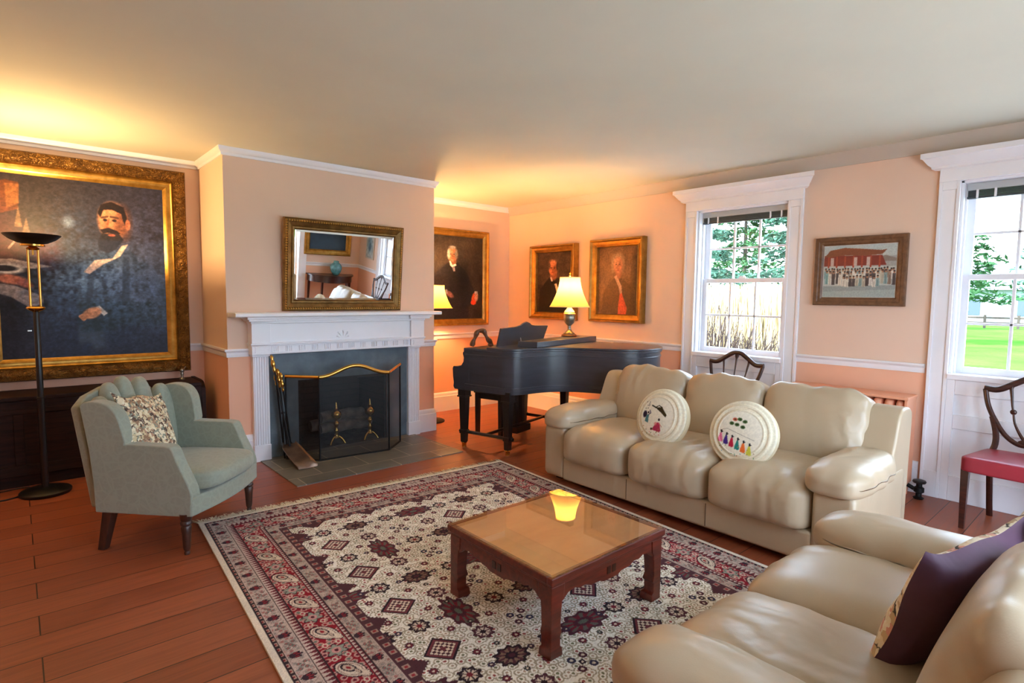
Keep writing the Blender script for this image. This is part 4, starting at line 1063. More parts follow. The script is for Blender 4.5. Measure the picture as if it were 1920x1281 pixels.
lamp_light('torchiere_light', (TX, TY, 1.915), 12, (1, .63, .27), .03)
cd = MB().tube(spline([(TX - .13, TY + .02, .006), (TX - .25, TY - .03, .006), (TX - .4, TY + .05, .006), (TX - .6, TY + .0, .006), (TX - .8, TY + .12, .006)], 6), .005, 6).obj('power_cord', M['black']); tag(cd, 'dark power cord trailing left from the torchiere base across the floor', 'cord')
cd = MB().tube(spline([(TX - .05, TY + .16, .006), (TX - .12, TY + .23, .006), (TX - .3, TY + .2, .006), (TX - .42, TY + .28, .006), (TX - .6, TY + .2, .006)], 6), .004, 6).obj('power_cord', M['black']); tag(cd, 'coiled dark cord lying on the floor between torchiere and dark chest', 'cord')

# ------------------------------------------------------------------ long dark chest under the large portrait
ch = thing('wooden_chest', 'long dark wooden chest under the largest portrait', 'chest', (-3.965, -.045, 0))
L_ = 2.1; DP = .40
b = MB().box(-L_, -.03, -DP, 0, .09, .66); b.obj('body', M['chest'], ch, bevel=.004)
side = spline([(-DP - .01, .0), (-DP - .01, .3), (-DP - .008, .60), (-DP + .02, .665), (-DP + .06, .69), (-DP + .12, .70)], 4) + [(0, .70), (0, 0)]
MB().prism(side, -.03, 0, 'x').obj('end_panel', M['chest'], ch, smooth=40); MB().prism(side, -L_ - .03, -L_, 'x').obj('end_panel', M['chest'], ch, smooth=40)
MB().box(-L_ - .01, -.03, -DP - .015, 0, .66, .695).obj('lid', M['chest'], ch, bevel=.008)
b = MB().box(-L_, -.03, -DP - .012, -DP + .01, .09, .17).box(-L_, -.03, -DP - .01, -DP, .56, .60).box(-1.30, -1.24, -DP - .008, -DP, .17, .56); b.obj('front_moulding', M['chest'], ch, bevel=.004)
MB().box(-L_ + .02, -.05, -DP + .02, -.02, 0, .09).obj('plinth', M['chest'], ch)
M['tagm'] = pm('brass_tag', (200, 188, 160), .4, .6)
MB().add([(-.115, -DP - .013, .655), (-.108, -DP - .013, .60), (-.128, -DP - .013, .60)], [(0, 1, 2)]).obj('tassel', M['tagm'], ch, smooth=0) if False else None
b = MB().lathe([(.022, 0), (.024, .01), (.012, .02), (.01, .04), (.016, .055), (.012, .07)], seg=16); b.ball((0, 0, .086), .02, 12, (1, .8, 1)); b.tube([(.01, 0, .09), (.03, 0, .12)], .004, 6)
o = b.obj('figurine', M['silver'], loc=(-4.10, -.22, .6955), smooth=50); tag(o, 'tiny silver figurine standing on the right end of the dark chest', 'figurine')

# ------------------------------------------------------------------ radiator
M['peachiron'] = pm('peach_painted_iron', (228, 158, 122), .5, bmp=.1, bscale=50)
ra = thing('radiator', 'peach-painted cast iron radiator between the sofa and the window wall', 'radiator', (-.20, 0, 0))
b = MB()
for k in range(11):
    y = -4.05 - k * .075
    for dx in (-.07, 0, .07): b.tube([(dx, y, .14), (dx, y, .70)], .024, 8)
    b.soft((0, y, .70), (.105, .033, .05), 3, 4); b.soft((0, y, .13), (.105, .033, .05), 3, 4)
b.obj('columns', M['peachiron'], ra, smooth=50)
MB().box(-.125, .125, -4.86, -3.98, .752, .775).obj('cover', M['peachiron'], ra, bevel=.006)
MB().box(-.12, .12, -4.855, -4.835, .10, .755).obj('end_panel', M['peachiron'], ra, bevel=.004)
for y in (-4.05, -4.82):
    for x in (-.085, .085): MB().taper(x, y, 0, .1, .018, .018, .026, .026).obj('foot', M['peachiron'], ra, bevel=.004)
vl = thing('radiator_valve', 'black radiator valve on the floor by the window casing', 'valve', (-.16, -4.925, 0))
MB().lathe([(.03, 0), (.036, .01), (.02, .02), (.02, .045), (.034, .055), (.034, .085), (.02, .095), (.02, .115)], seg=16).obj('valve_body', M['iron'], vl, smooth=40)
MB().lathe([(.015, .115), (.04, .122), (.045, .132), (.04, .142), (.02, .148)], seg=16).obj('handwheel', M['black'], vl, smooth=40)
MB().tube([(0, .03, .07), (0, .075, .09)], .015, 10).obj('union', M['iron'], vl)
# ------------------------------------------------------------------ leather
def leather(name, c1, c2, rough=.36):
    m, nt, p, _ = newmat(name); v = coords(nt)
    f = noise(nt, v, 2.2, 4); g = noise(nt, v, 260, 2)
    nt.links.new(ramp(nt, f, [(.3, rgb(c1)), (.7, rgb(c2))]), p.inputs['Base Color'])
    p.inputs['Roughness'].default_value = rough; p.inputs['Specular IOR Level'].default_value = .6
    w = N(nt, 'ShaderNodeTexWave'); w.inputs['Scale'].default_value = 3.2; w.inputs['Distortion'].default_value = 7; w.inputs['Detail'].default_value = 3; w.inputs['Detail Scale'].default_value = 1.3
    nt.links.new(v, w.inputs['Vector'])
    msk = ramp(nt, noise(nt, v, 1.7, 2), [(.46, (0, 0, 0, 1)), (.66, (1, 1, 1, 1))])
    mu = N(nt, 'ShaderNodeMath', operation='MULTIPLY'); nt.links.new(w.outputs['Fac'], mu.inputs[0]); nt.links.new(msk, mu.inputs[1])
    wf = N(nt, 'ShaderNodeMath', operation='MULTIPLY_ADD'); nt.links.new(g, wf.inputs[0]); wf.inputs[1].default_value = .06; nt.links.new(mu.outputs[0], wf.inputs[2])
    bump(nt, p, wf.outputs[0], .32, .012); return m
M['leather'] = leather('beige_leather', (178, 159, 131), (191, 172, 144), .36)
M['seam'] = pm('dark_seam', (96, 78, 60), .8)

def puff(top=0, front=0, crown_y=0, edge=0, seed=0):
    """deform for stuffed cushions: top crown, bulging front, gathered edges"""
    def f(P):
        x, y, z = P[:, 0].copy(), P[:, 1].copy(), P[:, 2].copy()
        cx = (1 - x * x).clip(0) ** .7
        Q = P.copy()
        Q[:, 2] = z + np.where(z > 0, z, 0) * top * cx * (1 - y * y).clip(0) ** .6
        Q[:, 1] = y - np.where(y < 0, -y, 0) * front * cx * (1 - z * z).clip(0) ** .6
        if edge:
            rs = np.random.RandomState(seed); ph = rs.rand(3) * 6
            w = np.abs(x) ** 4
            Q[:, 2] += edge * w * np.sin(9 * y + ph[0]) * .5; Q[:, 1] += edge * w * np.sin(10 * z + ph[1]) * .5
        return Q
    return f

def leather_sofa(name, lb, cat, loc, rz, W, ncush, aw, group, kd=1.0):
    t = thing(name, lb, cat, loc, rz, group)
    mat = M['leather']; inner = W - 2 * aw; cw = inner / ncush
    MB().box(aw - .01, W - aw + .01, .012, .90 * kd, .045, .22).obj('base', mat, t, bevel=.018, seg=3)
    b = MB()
    for i in range(1, ncush): b.tube([(aw + cw * i, .0105, .06), (aw + cw * i, .0105, .205)], .0022, 6)
    b.obj('seam', M['seam'], t)
    def seatf(seed):
        rs = np.random.RandomState(seed); ph = rs.rand(6) * 6
        def f(P):
            x, y, z = P[:, 0], P[:, 1], P[:, 2]; Q = P.copy()
            cx = (1 - x ** 4).clip(0); cy = (1 - y * y).clip(0) ** .5
            Q[:, 2] = z + (z > 0) * z * (.34 * cx * cy - .12 * (y < 0) * (-y) ** 3)
            Q[:, 1] = y - (y < 0) * (-y) * (.07 * cx * (1 - z * z).clip(0))
            g = np.abs(x) ** 5                                 # gathers along the side seams
            Q[:, 2] += .05 * g * np.sin(13 * y + ph[0]) * (z > 0); Q[:, 1] += .018 * (y < 0) * (np.sin(8 * x + ph[1]) * .6 + np.sin(17 * x + ph[2]) * .4) * (.3 + np.abs(z))
            Q[:, 2] += .012 * (z > 0) * np.sin(6 * x + 3 * y + ph[3]) * cx
            return Q
        return f
    def backf(seed):
        rs = np.random.RandomState(seed); ph = rs.rand(6) * 6
        def f(P):
            x, y, z = P[:, 0], P[:, 1], P[:, 2]; Q = P.copy()
            cx = (1 - x ** 4).clip(0); cz = (1 - z * z).clip(0) ** .6
            Q[:, 1] = y - (y < 0) * (-y) * .38 * cx * cz
            g = np.abs(x) ** 5 + .8 * np.abs(z) ** 6
            Q[:, 1] += .09 * g * (np.sin(11 * z + 9 * x + ph[0]) * .6 + np.sin(19 * z + ph[1]) * .3) * (y < .3)
            Q[:, 2] += (z > 0) * (.03 * np.sin(5 * x + ph[2]) - .05 * x * x + .02 * np.sin(14 * x + ph[3]))
            Q[:, 0] += .012 * np.sin(9 * z + ph[4]) * np.abs(x) ** 3
            return Q
        return f
    tilt = 17
    for i in range(ncush):
        c = aw + cw * (i + .5)
        MB().soft((c, .325 * kd, .335), (cw / 2 - .002, .37 * kd, .13), 7, 22, seatf(i + 3)).obj('seat_cushion', mat, t, smooth=180)
        xl, xr = (c - cw / 2 + .002, c + cw / 2 - .002)
        if i == 0: xl -= .05
        if i == ncush - 1: xr += .05
        MB().at(((xl + xr) / 2, .79 * kd, .65), rx=R(-tilt)).soft((0, 0, 0), ((xr - xl) / 2, .115, .262), 6.5, 22, backf(i + 11)).obj('back_cushion', mat, t, smooth=180)
    for s, x0, x1 in ((-1, 0, aw), (1, W - aw, W)):
        cx = (x0 + x1) / 2
        MB().soft((cx, .45 * kd, .255), (aw / 2, .44 * kd, .215), 14, 12).obj('arm_panel', mat, t, smooth=180)
        ph = 1.3 + s
        def armf(P, s=s):
            Q = P.copy(); x, y, z = P[:, 0], P[:, 1], P[:, 2]
            cy = (1 - y ** 4).clip(0)
            Q[:, 2] = z * (1 + (z > 0) * (.30 * (1 - x * x) * cy)) + .30 * (y > .2) * (y - .2) ** 2
            Q[:, 2] -= .20 * (np.abs(x) ** 4) * (z > 0) + (y < 0) * .22 * (-y) ** 5
            Q[:, 2] += .05 * np.sin(15 * y + 2 * x + ph) * np.abs(x) ** 3 + .03 * np.sin(9 * y + 4 * x) * (z > 0)
            Q[:, 0] = x * (1 - .10 * (y < 0) * y ** 4 - .16 * (y > 0) * y * y) + .03 * np.sin(12 * y + ph) * np.abs(x) ** 3
            return Q
        MB().soft((cx - s * .015,   .345 * kd, .515 if kd == 1 else .495), (aw / 2 + .055, .375 * kd, .076), 4.0, 22, armf).obj('arm_pad', mat, t, smooth=180)
        wp = spline([(.58, .46), (.63, .52), (.70, .66), (.755, .78), (.805, .83), (.89, .835), (.96, .82), (.995, .76), (.985, .5), (.97, .1)], 4) + [(.6, .1)]
        MB().prism([(y * kd, z) for y, z in wp], x0 + .012, x1 - .012, 'x').obj('wing', mat, t, bevel=.038, seg=5, smooth=50)
    b = MB().at((W / 2, .94 * kd, .45), rx=R(-6)); b.soft((0, 0, 0), (W / 2 - .05, .06, .38), 10, 14); b.obj('back_panel', mat, t, smooth=180)
    for x in (.1, W - .1):
        for y in (.12, .88 * kd): MB().box(x - .03, x + .03, y - .03, y + .03, .0125, .07).obj('foot', M['ebony'], t)
    return t
SX, SY = -2.03, -2.79
leather_sofa('leather_sofa', 'beige leather three-seat sofa in front of the windows with two round pillows', 'sofa', (SX, SY, .0), R(-90), 2.28, 3, .22, 'beige leather seating')
leather_sofa('leather_loveseat', 'beige leather two-seat sofa nearest the viewer with a purple pillow', 'sofa', (-2.47, -5.13, .0), R(180), 1.605, 2, .21, 'beige leather seating', .97)

# ------------------------------------------------------------------ round embroidered pillows
M['embroid'] = pv('embroidered_cream_cloth', .85, .08, 150, spec=.2)
def round_pillow(lb, loc, rot, rad, kind):
    n = 150
    P = Pic(n, n, (232, 224, 198), 1.0)
    r = np.hypot(P.u - .5, P.v - .5) * 2
    for rr, w in ((.72, .012), (.78, .012), (.84, .012), (.90, .012), (.67, .01)): P.put(np.clip(1 - np.abs(r - rr) / w, 0, 1), (206, 194, 160), .7)
    P.put(np.clip((.66 - r) / .02, 0, 1), (236, 230, 210), .8)
    rn = random.Random(kind)
    if kind == 1:
        P.line([(.36, .33), (.46, .36), (.56, .41), (.66, .47)], .012, (44, 38, 22)); P.poly([(.46, .35), (.56, .33), (.68, .45), (.67, .49), (.58, .43)], (60, 50, 26), 1, 1); P.line([(.42, .36), (.5, .31), (.57, .34)], .008, (60, 56, 30))
        for k in range(7): P.ell(.22 + rn.uniform(0, .09), .32 + rn.uniform(-.04, .1), .01, .01, (70, 70, 60), .5)
        P.ell(.24, .50, .045, .06, (44, 30, 50), .4); P.poly([(.28, .5), (.33, .5), (.34, .64), (.26, .62)], (84, 128, 130), 1, 1); P.ell(.31, .46, .018, .02, (40, 30, 34), .4); P.line([(.32, .5), (.36, .46), (.33, .42)], .008, (50, 44, 80))
        P.poly([(.53, .60), (.58, .60), (.62, .73), (.60, .76), (.44, .74), (.47, .68)], (176, 50, 80), 1, 1); P.ell(.555, .55, .02, .022, (44, 30, 28), .4); P.ell(.43, .73, .02, .02, (60, 36, 32), .5); P.line([(.57, .61), (.63, .66)], .007, (200, 140, 120)); P.ell(.5, .63, .03, .03, (222, 120, 110), .6, a=.7)
        for k in range(16): P.ell(.24 + rn.uniform(0, .36), .72 + rn.uniform(-.02, .1), .009, .009, rn.choice([(206, 90, 80), (110, 140, 90), (180, 120, 70)]), .5)
    else:
        for i, (x, y) in enumerate([(.40, .31), (.47, .30), (.55, .325), (.36, .375), (.44, .385), (.53, .41)]): P.ell(x, y, .035, .026, (190, 84, 60) if i == 0 else (64, 88, 42), .4); P.ell(x, y, .015, .01, (40, 54, 24), .5)
        P.line([(.20, .50), (.30, .46), (.5, .52), (.72, .58)], .004, (120, 110, 90), .6)
        for i, c in enumerate([(226, 120, 150), (66, 40, 120), (190, 36, 60), (38, 130, 120), (232, 110, 48), (206, 200, 70)]):
            x, y = .215 + i * .088, .565 + i * .027
            P.poly([(x - .008, y - .03), (x + .015, y - .03), (x + .045, y + .09), (x + .02, y + .11), (x - .03, y + .10), (x - .035, y + .07)], c, 1, 1)
            P.ell(x + .006, y - .055, .014, .018, (30, 24, 26), .4); P.line([(x, y - .03), (x + .03, y - .05)], .006, (40, 30, 40))
        for k in range(18): P.ell(.16 + rn.uniform(0, .6), .68 + rn.uniform(0, .16), .008, .008, rn.choice([(110, 150, 90), (160, 120, 80), (90, 150, 150)]), .5)
    P.grain(60, 60, .04, kind)
    t = thing('round_pillow', lb, 'pillow', loc, 0, 'round embroidered pillows on the sofa', rot=rot)
    # front disc: map the square painting onto a domed disc
    q = np.linspace(-1, 1, n); X, Y = np.meshgrid(q, -q)
    rr = np.maximum(np.abs(X), np.abs(Y)); hy = np.hypot(X, Y) + 1e-9; k = rr / hy
    DX, DY = X * k, Y * k; dr = np.hypot(DX, DY)
    # resample the picture at disc positions
    ui = np.clip(((DX + 1) / 2 * (n - 1)).round().astype(int), 0, n - 1); vi = np.clip(((1 - DY) / 2 * (n - 1)).round().astype(int), 0, n - 1)
    img = P.im[vi, ui]
    o = grid_col('embroidered_face', 2, 2, img, M['embroid'], t)
    co = np.zeros((n * n, 3)); co[:, 0] = (DX * rad).ravel(); co[:, 2] = (DY * rad).ravel()
    quilt = .003 * np.sin(dr * 40) * (dr > .64)
    co[:, 1] = (-.018 - .052 * np.sqrt(np.clip(1 - dr ** 2.6, 0, 1)) - quilt).ravel()
    o.data.vertices.foreach_set('co', co.ravel()); o.data.update()
    MB().at((0, 0, 0), rx=R(90)).lathe([(rad, .018), (rad * 1.012, .0), (rad * .99, -.03), (rad * .9, -.055), (rad * .6, -.07), (0, -.075)], seg=64, cap=False).obj('back_cover', pm('cream_cloth_%d' % kind, (222, 208, 172), .85, bmp=.15, bscale=150), t, smooth=180)
    return t
round_pillow('round cream pillow embroidered with two figures under a branch on the sofa', (-1.80, -3.76, .638), (R(-17), 0, R(-93)), .205, 1)
round_pillow('round cream pillow embroidered with a row of six dancers in coloured skirts on the sofa', (-1.79, -4.35, .632), (R(-17), 0, R(-84)), .21, 2)

# ------------------------------------------------------------------ purple pillow on the loveseat
M['purple'] = pm('plum_velvet', (82, 52, 72), .62, var=.15, vscale=5, bmp=.25, bscale=9, bdist=.03)
def floral(name, cols, sc):
    m, nt, p, _ = newmat(name); v = coords(nt)
    vo = N(nt, 'ShaderNodeTexVoronoi'); vo.inputs['Scale'].default_value = sc; nz = N(nt, 'ShaderNodeTexNoise'); nz.inputs['Scale'].default_value = sc * .8
    nt.links.new(v, nz.inputs['Vector']); a = N(nt, 'ShaderNodeVectorMath', operation='MULTIPLY_ADD'); nt.links.new(nz.outputs['Color'], a.inputs[0]); a.inputs[1].default_value = (.035,) * 3; nt.links.new(v, a.inputs[2]); nt.links.new(a.outputs[0], vo.inputs['Vector'])
    sep = N(nt, 'ShaderNodeSeparateColor'); nt.links.new(vo.outputs['Color'], sep.inputs[0])
    k = len(cols); c = ramp(nt, sep.outputs[0], [(i / k, rgb(q)) for i, q in enumerate(cols)]); c.node.color_ramp.interpolation = 'CONSTANT'
    c = mixc(nt, ramp(nt, vo.outputs['Distance'], [(.70, (0, 0, 0, 1)), (.82, (1, 1, 1, 1))]), c, rgb((58, 50, 42)))
    nt.links.new(c, p.inputs['Base Color']); p.inputs['Roughness'].default_value = .85; bump(nt, p, noise(nt, v, 300, 2), .2, .002); return m
M['floral'] = floral('floral_tapestry', [(226, 212, 176), (206, 188, 146), (150, 116, 88), (92, 70, 58), (230, 220, 190), (140, 146, 128), (176, 140, 112), (214, 204, 170)], 62)
M['floral2'] = floral('cream_floral_cloth', [(232, 222, 196), (222, 208, 176), (196, 170, 130), (236, 228, 206), (210, 150, 130)], 40)
def square_pillow(name, lb, loc, rot, s, th, mf, mb, group=None, pf='floral_face', pb='plain_back', tf=None):
    t = thing(name, lb, 'pillow', loc, 0, group, rot=rot)
    n = 26; q = np.linspace(-1, 1, n)
    for sg, m, nm in ((-1, mf, pf), (1, mb, pb)):
        V = []; 
        for z in q:
            for x in q:
                e = 1 - .10 * (1 - abs(x) ** 2) * abs(z) ** 3 ; e2 = 1 - .10 * (1 - abs(z) ** 2) * abs(x) ** 3
                d = (tf if tf and sg < 0 else th) * ((1 - abs(x) ** 2.2) * (1 - abs(z) ** 2.2)) ** .45
                d += .010 * math.sin(5 * x + 3 * z + sg)  * (1 - abs(x) ** 3) * (1 - abs(z) ** 3)
                V.append((x * s * e2 + .012 * math.sin(4 * z) * abs(x) ** 3, sg * d + .02 * math.sin(2.2 * x + 1) * math.sin(2.5 * z), z * s * e + .012 * math.sin(5 * x + 1) * abs(z) ** 3))
        F = [(i * n + j, i * n + j + 1, (i + 1) * n + j + 1, (i + 1) * n + j) for i in range(n - 1) for j in range(n - 1)]
        if sg > 0: F = [f[::-1] for f in F]
        MB().add(V, F).obj(nm, m, t, smooth=180)
    return t
square_pillow('square_pillow', 'plum purple square pillow leaning on the back of the nearest leather sofa', (-3.32, -5.70, .675), (R(-20), R(4), R(160)), .225, .10, M['floral2'], M['purple'], pb='plum_back', tf=.045)

# ------------------------------------------------------------------ sage wing armchair
def damask():
    m, nt, p, _ = newmat('sage_damask'); v = coords(nt)
    vo = N(nt, 'ShaderNodeTexVoronoi'); vo.inputs['Scale'].default_value = 17; vo.feature = 'DISTANCE_TO_EDGE'; nt.links.new(v, vo.inputs['Vector'])
    f = noise(nt, v, 30, 3, .5, dist=1.5)
    a = ramp(nt, vo.outputs['Distance'], [(.03, rgb((147, 154, 137))), (.12, rgb((141, 148, 131)))])
    c = mixc(nt, ramp(nt, f, [(.45, (0, 0, 0, 1)), (.6, (.5, .5, .5, 1))]), a, rgb((150, 157, 140)))
    nt.links.new(c, p.inputs['Base Color']); p.inputs['Roughness'].default_value = .75; p.inputs['Sheen Weight'].default_value = .25
    bump(nt, p, noise(nt, v, 350, 2), .2, .002); return m
M['sage'] = damask()
ac = thing('wing_armchair', 'sage green damask wing armchair with channelled back beside the fireplace', 'armchair', (-4.285, -2.26, 0), R(45))
# local: front legs on y = 0 looking along -y
prof = spline([(.55, .235), (.0, .225)], 2) + spline([(-.02, .30), (-.015, .38), (.05, .52), (.085, .605), (.12, .625), (.20, .627), (.36, .63)], 4) + spline([(.355, .645), (.365, .70), (.385, .79), (.43, .85), (.50, .872), (.575, .868), (.60, .845)], 4) + [(.575, .6), (.555, .4)]
for s in (-1, 1):
    x0 = s * .36; b = MB().prism(prof, min(x0, x0 - s * .085), max(x0, x0 - s * .085), 'x')
    V = b.V                                                   # wings flare outward at the top
    b.V = [(x + s * .022 * max(0, (z - .63) / .25) , y, z) for x, y, z in V]
    b.obj('side_panel', M['sage'], ac, bevel=.028, seg=4, smooth=50)
def apronf():
    b = MB(); n = 16; V = []
    for i in range(n + 1):
        x = -.36 + .72 * i / n; bow = .045 * math.cos(PI * x / .74); zz = .225 - .028 * math.cos(PI * x / .72) ** 2 * 0 + .03 * (1 - (x / .36) ** 2) * 0
        V += [(x, -.018 - bow, zz), (x, -.018 - bow, .335), (x, .06, .335), (x, .06, zz)]
    F = [(i * 4 + j, i * 4 + (j + 1) % 4, i * 4 + 4 + (j + 1) % 4, i * 4 + 4 + j) for i in range(n) for j in range(4)] + [(0, 3, 2, 1), (n * 4, n * 4 + 1, n * 4 + 2, n * 4 + 3)]
    return b.add(V, F)
apronf().obj('front_rail', M['sage'], ac, bevel=.012, seg=3)
MB().box(-.31, .31, .04, .54, .24, .335).obj('seat_deck', M['sage'], ac)
def scf(P):
    Q = puff(.18, .12)(P); return Q
MB().soft((0, .21, .40), (.276, .28, .062), 6, 18, scf).obj('seat_cushion', M['sage'], ac, smooth=180)
b = MB().at((0, .525, 0), rx=R(-9)); b.prism([(-.31, .25), (.31, .25), (.32, .84), (.24, .895), (.1, .93), (-.1, .93), (-.24, .895), (-.32, .84)], 0.0, .055, 'y').obj('back_shell', M['sage'], ac, bevel=.015, seg=3)
for i in range(5):
    x = (i - 2) * .118; top = .975 - .026 * (i - 2) ** 2 * .8
    b = MB().at((x, .50 - .012 * (i - 2) ** 2, 0), rx=R(-9), rz=R(-7 * (i - 2)) * .6)
    b.soft((0, 0, (.42 + top) / 2), (.062, .055, (top - .42) / 2), 2.8, 12).obj('channel', M['sage'], ac, smooth=180)
M['wleg'] = wood('walnut_leg', (44, 26, 20), (74, 44, 32), .35, 8, (4, 4, 1))
for s in (-1, 1):
    pr = [(.014, 0), (.016, .012), (.013, .02), (.019, .035), (.021, .06), (.024, .12), (.028, .16), (.022, .17), (.03, .178), (.03, .19), (.024, .198), (.03, .206), (.034, .24)]
    MB().lathe(pr, (s * .335, .03, 0), 18).obj('front_leg', M['wleg'], ac, smooth=40)
    MB().taper(s * .30, .50, 0, .25, .021, .021, .03, .03, dx=s * .01, dy=.05).obj('rear_leg', M['wleg'], ac, bevel=.004)
square_pillow('floral_pillow', 'square floral tapestry pillow leaning in the sage armchair', (-4.655, -2.06, .675), (R(-20), R(8), R(45)), .215, .06, M['floral'], M['floral'], pb='floral_back')

# ------------------------------------------------------------------ shield-back chairs
M['redseat'] = pm('red_leatherette', (150, 42, 54), .36, var=.06, vscale=5, bmp=.06, bscale=120)
def shield_chair(lb, loc, rz, mode):
    t = thing('shield_back_chair', lb, 'chair', loc, rz, 'dark shield-back chairs')
    w1, w0, d = .27, .215, .40
    def sf(P):
        Q = P.copy(); k = (P[:, 1] + 1) / 2; Q[:, 0] = P[:, 0] * (1 + (w0 / w1 - 1) * k)
        Q[:, 2] = P[:, 2] + np.where(P[:, 2] > 0, .35 * (1 - P[:, 0] ** 2) * (1 - P[:, 1] ** 2), 0); Q[:, 1] = P[:, 1] - np.where(P[:, 1] < 0, .05 * (1 - P[:, 0] ** 2), 0); return Q
    MB().soft((0, d / 2, .435), (w1, d / 2 + .012, .05), 14, 14, sf).obj('seat', M['redseat'], t, smooth=60)
    for s in (-1, 1):
        MB().taper(s * .24, .03, 0, .40, .014, .014, .022, .022).obj('front_leg', M['mahog'], t, bevel=.002)
        b = MB().tube(spline([(s * .185, d + .06, 0), (s * .188, d + .02, .2), (s * .19, d - .015, .42), (s * .172, d - .002, .52), (s * .178, d + .018, .60), (s * .205, d + .037, .70)], 5), .019, 8, flat=.8, up=(0, 1, 0)); b.obj('rear_leg', M['mahog'], t)
    # back lies in a plane that leans away
    by = lambda z: d - .01 + (z - .48) * .22
    pt = lambda x, z: (x, by(z), z)
    out = [pt(x, z) for x, z in [(0, .535), (-.06, .54), (-.125, .585), (-.185, .67), (-.235, .77), (-.262, .88)]]
    b = MB()
    b.tube(spline(out, 5), .016, 8, flat=.8, up=(0, 1, 0)); b.tube(spline([(-x, y, z) for x, y, z in out], 5), .016, 8, flat=.8, up=(0, 1, 0))
    top = [pt(x, z) for x, z in [(-.268, .885), (-.19, .885), (-.11, .935), (-.045, .975), (0, .982), (.045, .975), (.11, .935), (.19, .885), (.268, .885)]]
    b.tube(spline(top, 5), .022, 8, flat=.75, up=(0, 1, 0)); b.soft(pt(0, .55), (.06, .014, .025), 2.5, 6)
    b.obj('shield_frame', M['mahog'], t, smooth=60)
    sp = [[(-.13, .92), (-.12, .86), (-.11, .79), (-.10, .745), (-.085, .67), (-.05, .60), (-.02, .56)], [(0, .965), (0, .86), (0, .75), (0, .65), (0, .55)], [(.13, .92), (.12, .86), (.11, .79), (.10, .745), (.085, .67), (.05, .60), (.02, .56)]]
    if mode == 'slats': sp = [[(x * 1.0, .93 - abs(x) * .35), (x * .85, .8), (x * .55, .65), (x * .2, .56)] for x in (-.16, -.08, 0, .08, .16)]
    for q in sp:
        P = [pt(x, z) for x, z in spline(q, 5)]; n = len(P)
        r = [.0125 - .006 * math.sin(PI * k / (n - 1)) + (.012 if k == 0 else (.006 if k == 1 else 0)) for k in range(n)]
        s_ = MB().tube(P, r, 8, flat=.6, up=(0, 1, 0)).obj('splat', M['mahog'], t, smooth=60)
        if mode != 'slats':
            x = q[3][0] if q[1][0] else 0
            MB().ball(pt(x, .745), .019, 12, (1, .5, 1)).obj('rosette', M['mahog'], s_, smooth=180)
    return t
shield_chair('dark shield-back chair with red seat standing at the window right of the radiator', (-.642, -5.503, 0), R(-93), 'rosette')
shield_chair('dark shield-back chair behind the sofa, only its crest showing before the window', (-.62, -3.42, 0), R(-92), 'rosette')
